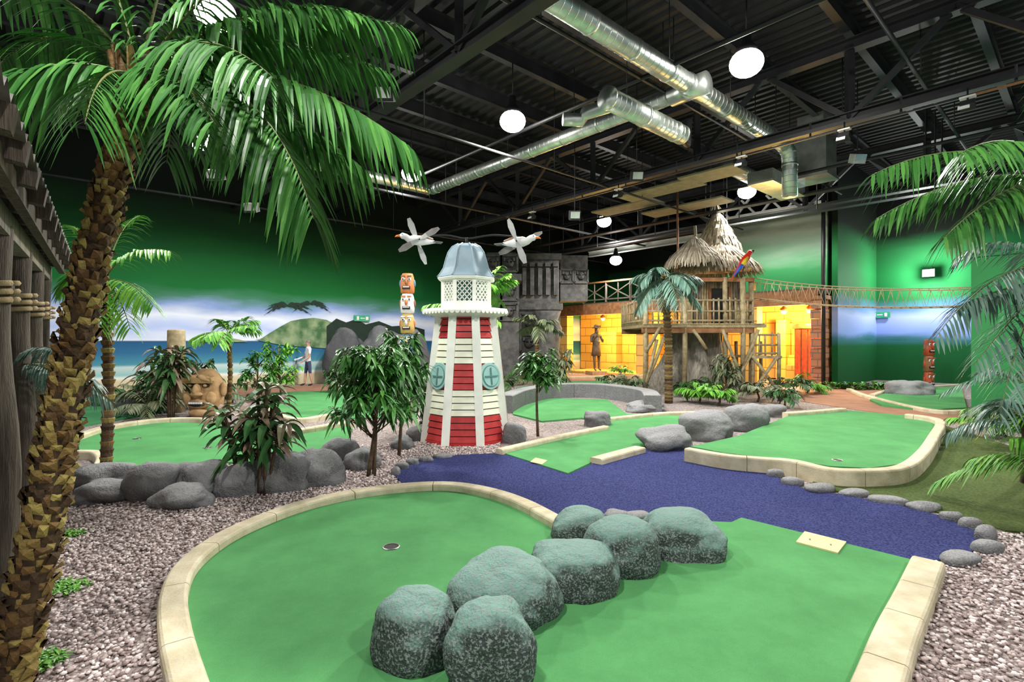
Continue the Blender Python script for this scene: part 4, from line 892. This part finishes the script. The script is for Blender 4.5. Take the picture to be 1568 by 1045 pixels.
def skeleton(lh,rh,hip=0,lf=(0,.12),rf=(0,.0)):
    v=[];e=[]
    def a(p,r,par=None):
        v.append((p,r)); i=len(v)-1
        if par is not None: e.append((par,i))
        return i
    pel=a((0,0,.95),(.15,.11)); w=a((0,.01,1.1),(.135,.1),pel); ch=a((0,.0,1.3),(.165,.115),w); sh=a((0,-.01,1.42),(.13,.09),ch); nk=a((0,0,1.52),(.052,.055),sh); h1=a((0,.01,1.6),(.07,.082),nk); h2=a((0,.01,1.69),(.072,.085),h1); a((0,.0,1.74),(.045,.05),h2)
    for sg,hd in ((-1,lh),(1,rh)):
        s1=a((sg*.19,-.01,1.41),.062,sh); el=a((sg*.24+hd[0][0],hd[0][1],hd[0][2]),.043,s1); wr=a(tuple(hd[1]),.028,el)
        d=(Vector(hd[1])-Vector(v[el][0])).normalized(); pm=a(tuple(Vector(hd[1])+d*.06),(.038,.022),wr)
        sd=d.cross(Vector((sg,0,0.01))).normalized()
        for q,l in ((-.028,.065),(-.01,.075),(.01,.07),(.028,.055)):
            f1=a(tuple(Vector(hd[1])+d*.1+sd*q),.0095,pm); a(tuple(Vector(hd[1])+d*(.1+l*.8)+sd*q+Vector((0,.02,-.01))),.008,f1)
        a(tuple(Vector(hd[1])+d*.07+sd*.06),.0095,wr)
    for sg,ft in ((-1,lf),(1,rf)):
        hp=a((sg*.1,0,.87),.09,pel); kn=a((sg*.11,ft[0]*.5+.02,.49),.058,hp); an_=a((sg*.12,ft[0],.09),.036,kn); a((sg*.13,ft[0]+.16,.035),.035,an_)
    return v,e
v,e=skeleton(((0,.02,1.13),(-.27,.22,1.0)),((0,.05,1.13),(.2,.3,1.05)),lf=(-.12,0),rf=(.1,0))
def vis(c):
    if c.z>1.5: return 'hair' if (c.z>1.69 or (c.y<-.02 and c.z>1.6)) else 'skin'
    if abs(c.x)>.19 and c.z<1.24: return 'skin'
    if c.z>.95 : return 'shirt'
    if c.z>.5: return 'shorts'
    if c.z<.1: return 'dark'
    return 'skin'
def vex(m,T,k,R):
    m.blob(T(0,.1,1.63),(.014,.022,.02),'skin',2,0)
    for sg in (-1,1): m.blob(T(sg*.03,.085,1.655),(.011,.008,.008),'dark',1,0); m.blob(T(sg*.078,.005,1.63),(.012,.02,.03),'skin',2,0)
    m.blob(T(0,.088,1.59),(.024,.008,.006),'totem_red',1,0)
    m.blob(T(0,-.01,1.69),(.08,.09,.07),'hair',3,.05)
    m.tube([T(.2,.36,.98),T(.2,.5,.02)],.008,6,'cupmetal'); m.tube([T(.2,.35,1.1),T(.2,.4,.85)],.013,6,'dark'); m.box(T(.2,.53,.03),(.1,.03,.03),'cupmetal')
figure('visitor_person',G(472,591),1.75,2.2,v,e,vis,vex)
v,e=skeleton(((-.03,.04,1.15),(-.2,.2,1.2)),((.0,.05,1.15),(.16,.22,1.3)),lf=(0,0),rf=(.1,0))
def pex(m,T,k,R):
    m.lathe([(.2,0),(.22,.02),(.1,.06),(.1,.16),(.03,.2)],16,T(0,0,1.7),'bronze'); m.box(T(0,.1,1.76),(.36,.05,.12),'bronze',R)
    m.lathe([(.25,-.5),(.21,-.2),(.18,.1),(.2,.4)],16,T(0,0,1.0),'bronze'); m.blob(T(0,.1,1.63),(.016,.03,.02),'bronze',2,0)
    for sg in (-1,1): m.blob(T(sg*.03,.09,1.66),(.012,.01,.01),'dark',1,0)
    m.blob(T(0,.07,1.54),(.06,.04,.08),'bronze',2,.1); m.tube([T(.16,.3,1.3),T(.0,.34,1.75)],.015,6,'bronze'); m.box(T(0,0,-.1),(.8,.8,.24),'tanstone',R)
pp=AB(20.6,fb(930)); figure('pirate_statue',pp+Vector((0,0,.22)),2.2,math.pi+.3,v,e,lambda c:'bronze',pex)
# ================================================================= WORLD, CAMERA
w=bpy.data.worlds.new('world'); sc.world=w; w.use_nodes=True; w.node_tree.nodes['Background'].inputs[0].default_value=(.95,.97,1,1); w.node_tree.nodes['Background'].inputs[1].default_value=.6
cam=bpy.data.cameras.new('camera'); co_=bpy.data.objects.new('camera',cam); sc.collection.objects.link(co_); co_.location=(0,0,EYE); co_.rotation_euler=(math.pi/2,0,0)
cam.sensor_width=36; cam.lens=FOC/1568*36; cam.clip_end=200; sc.camera=co_
sc.view_settings.view_transform='Standard'; sc.view_settings.exposure=0.2
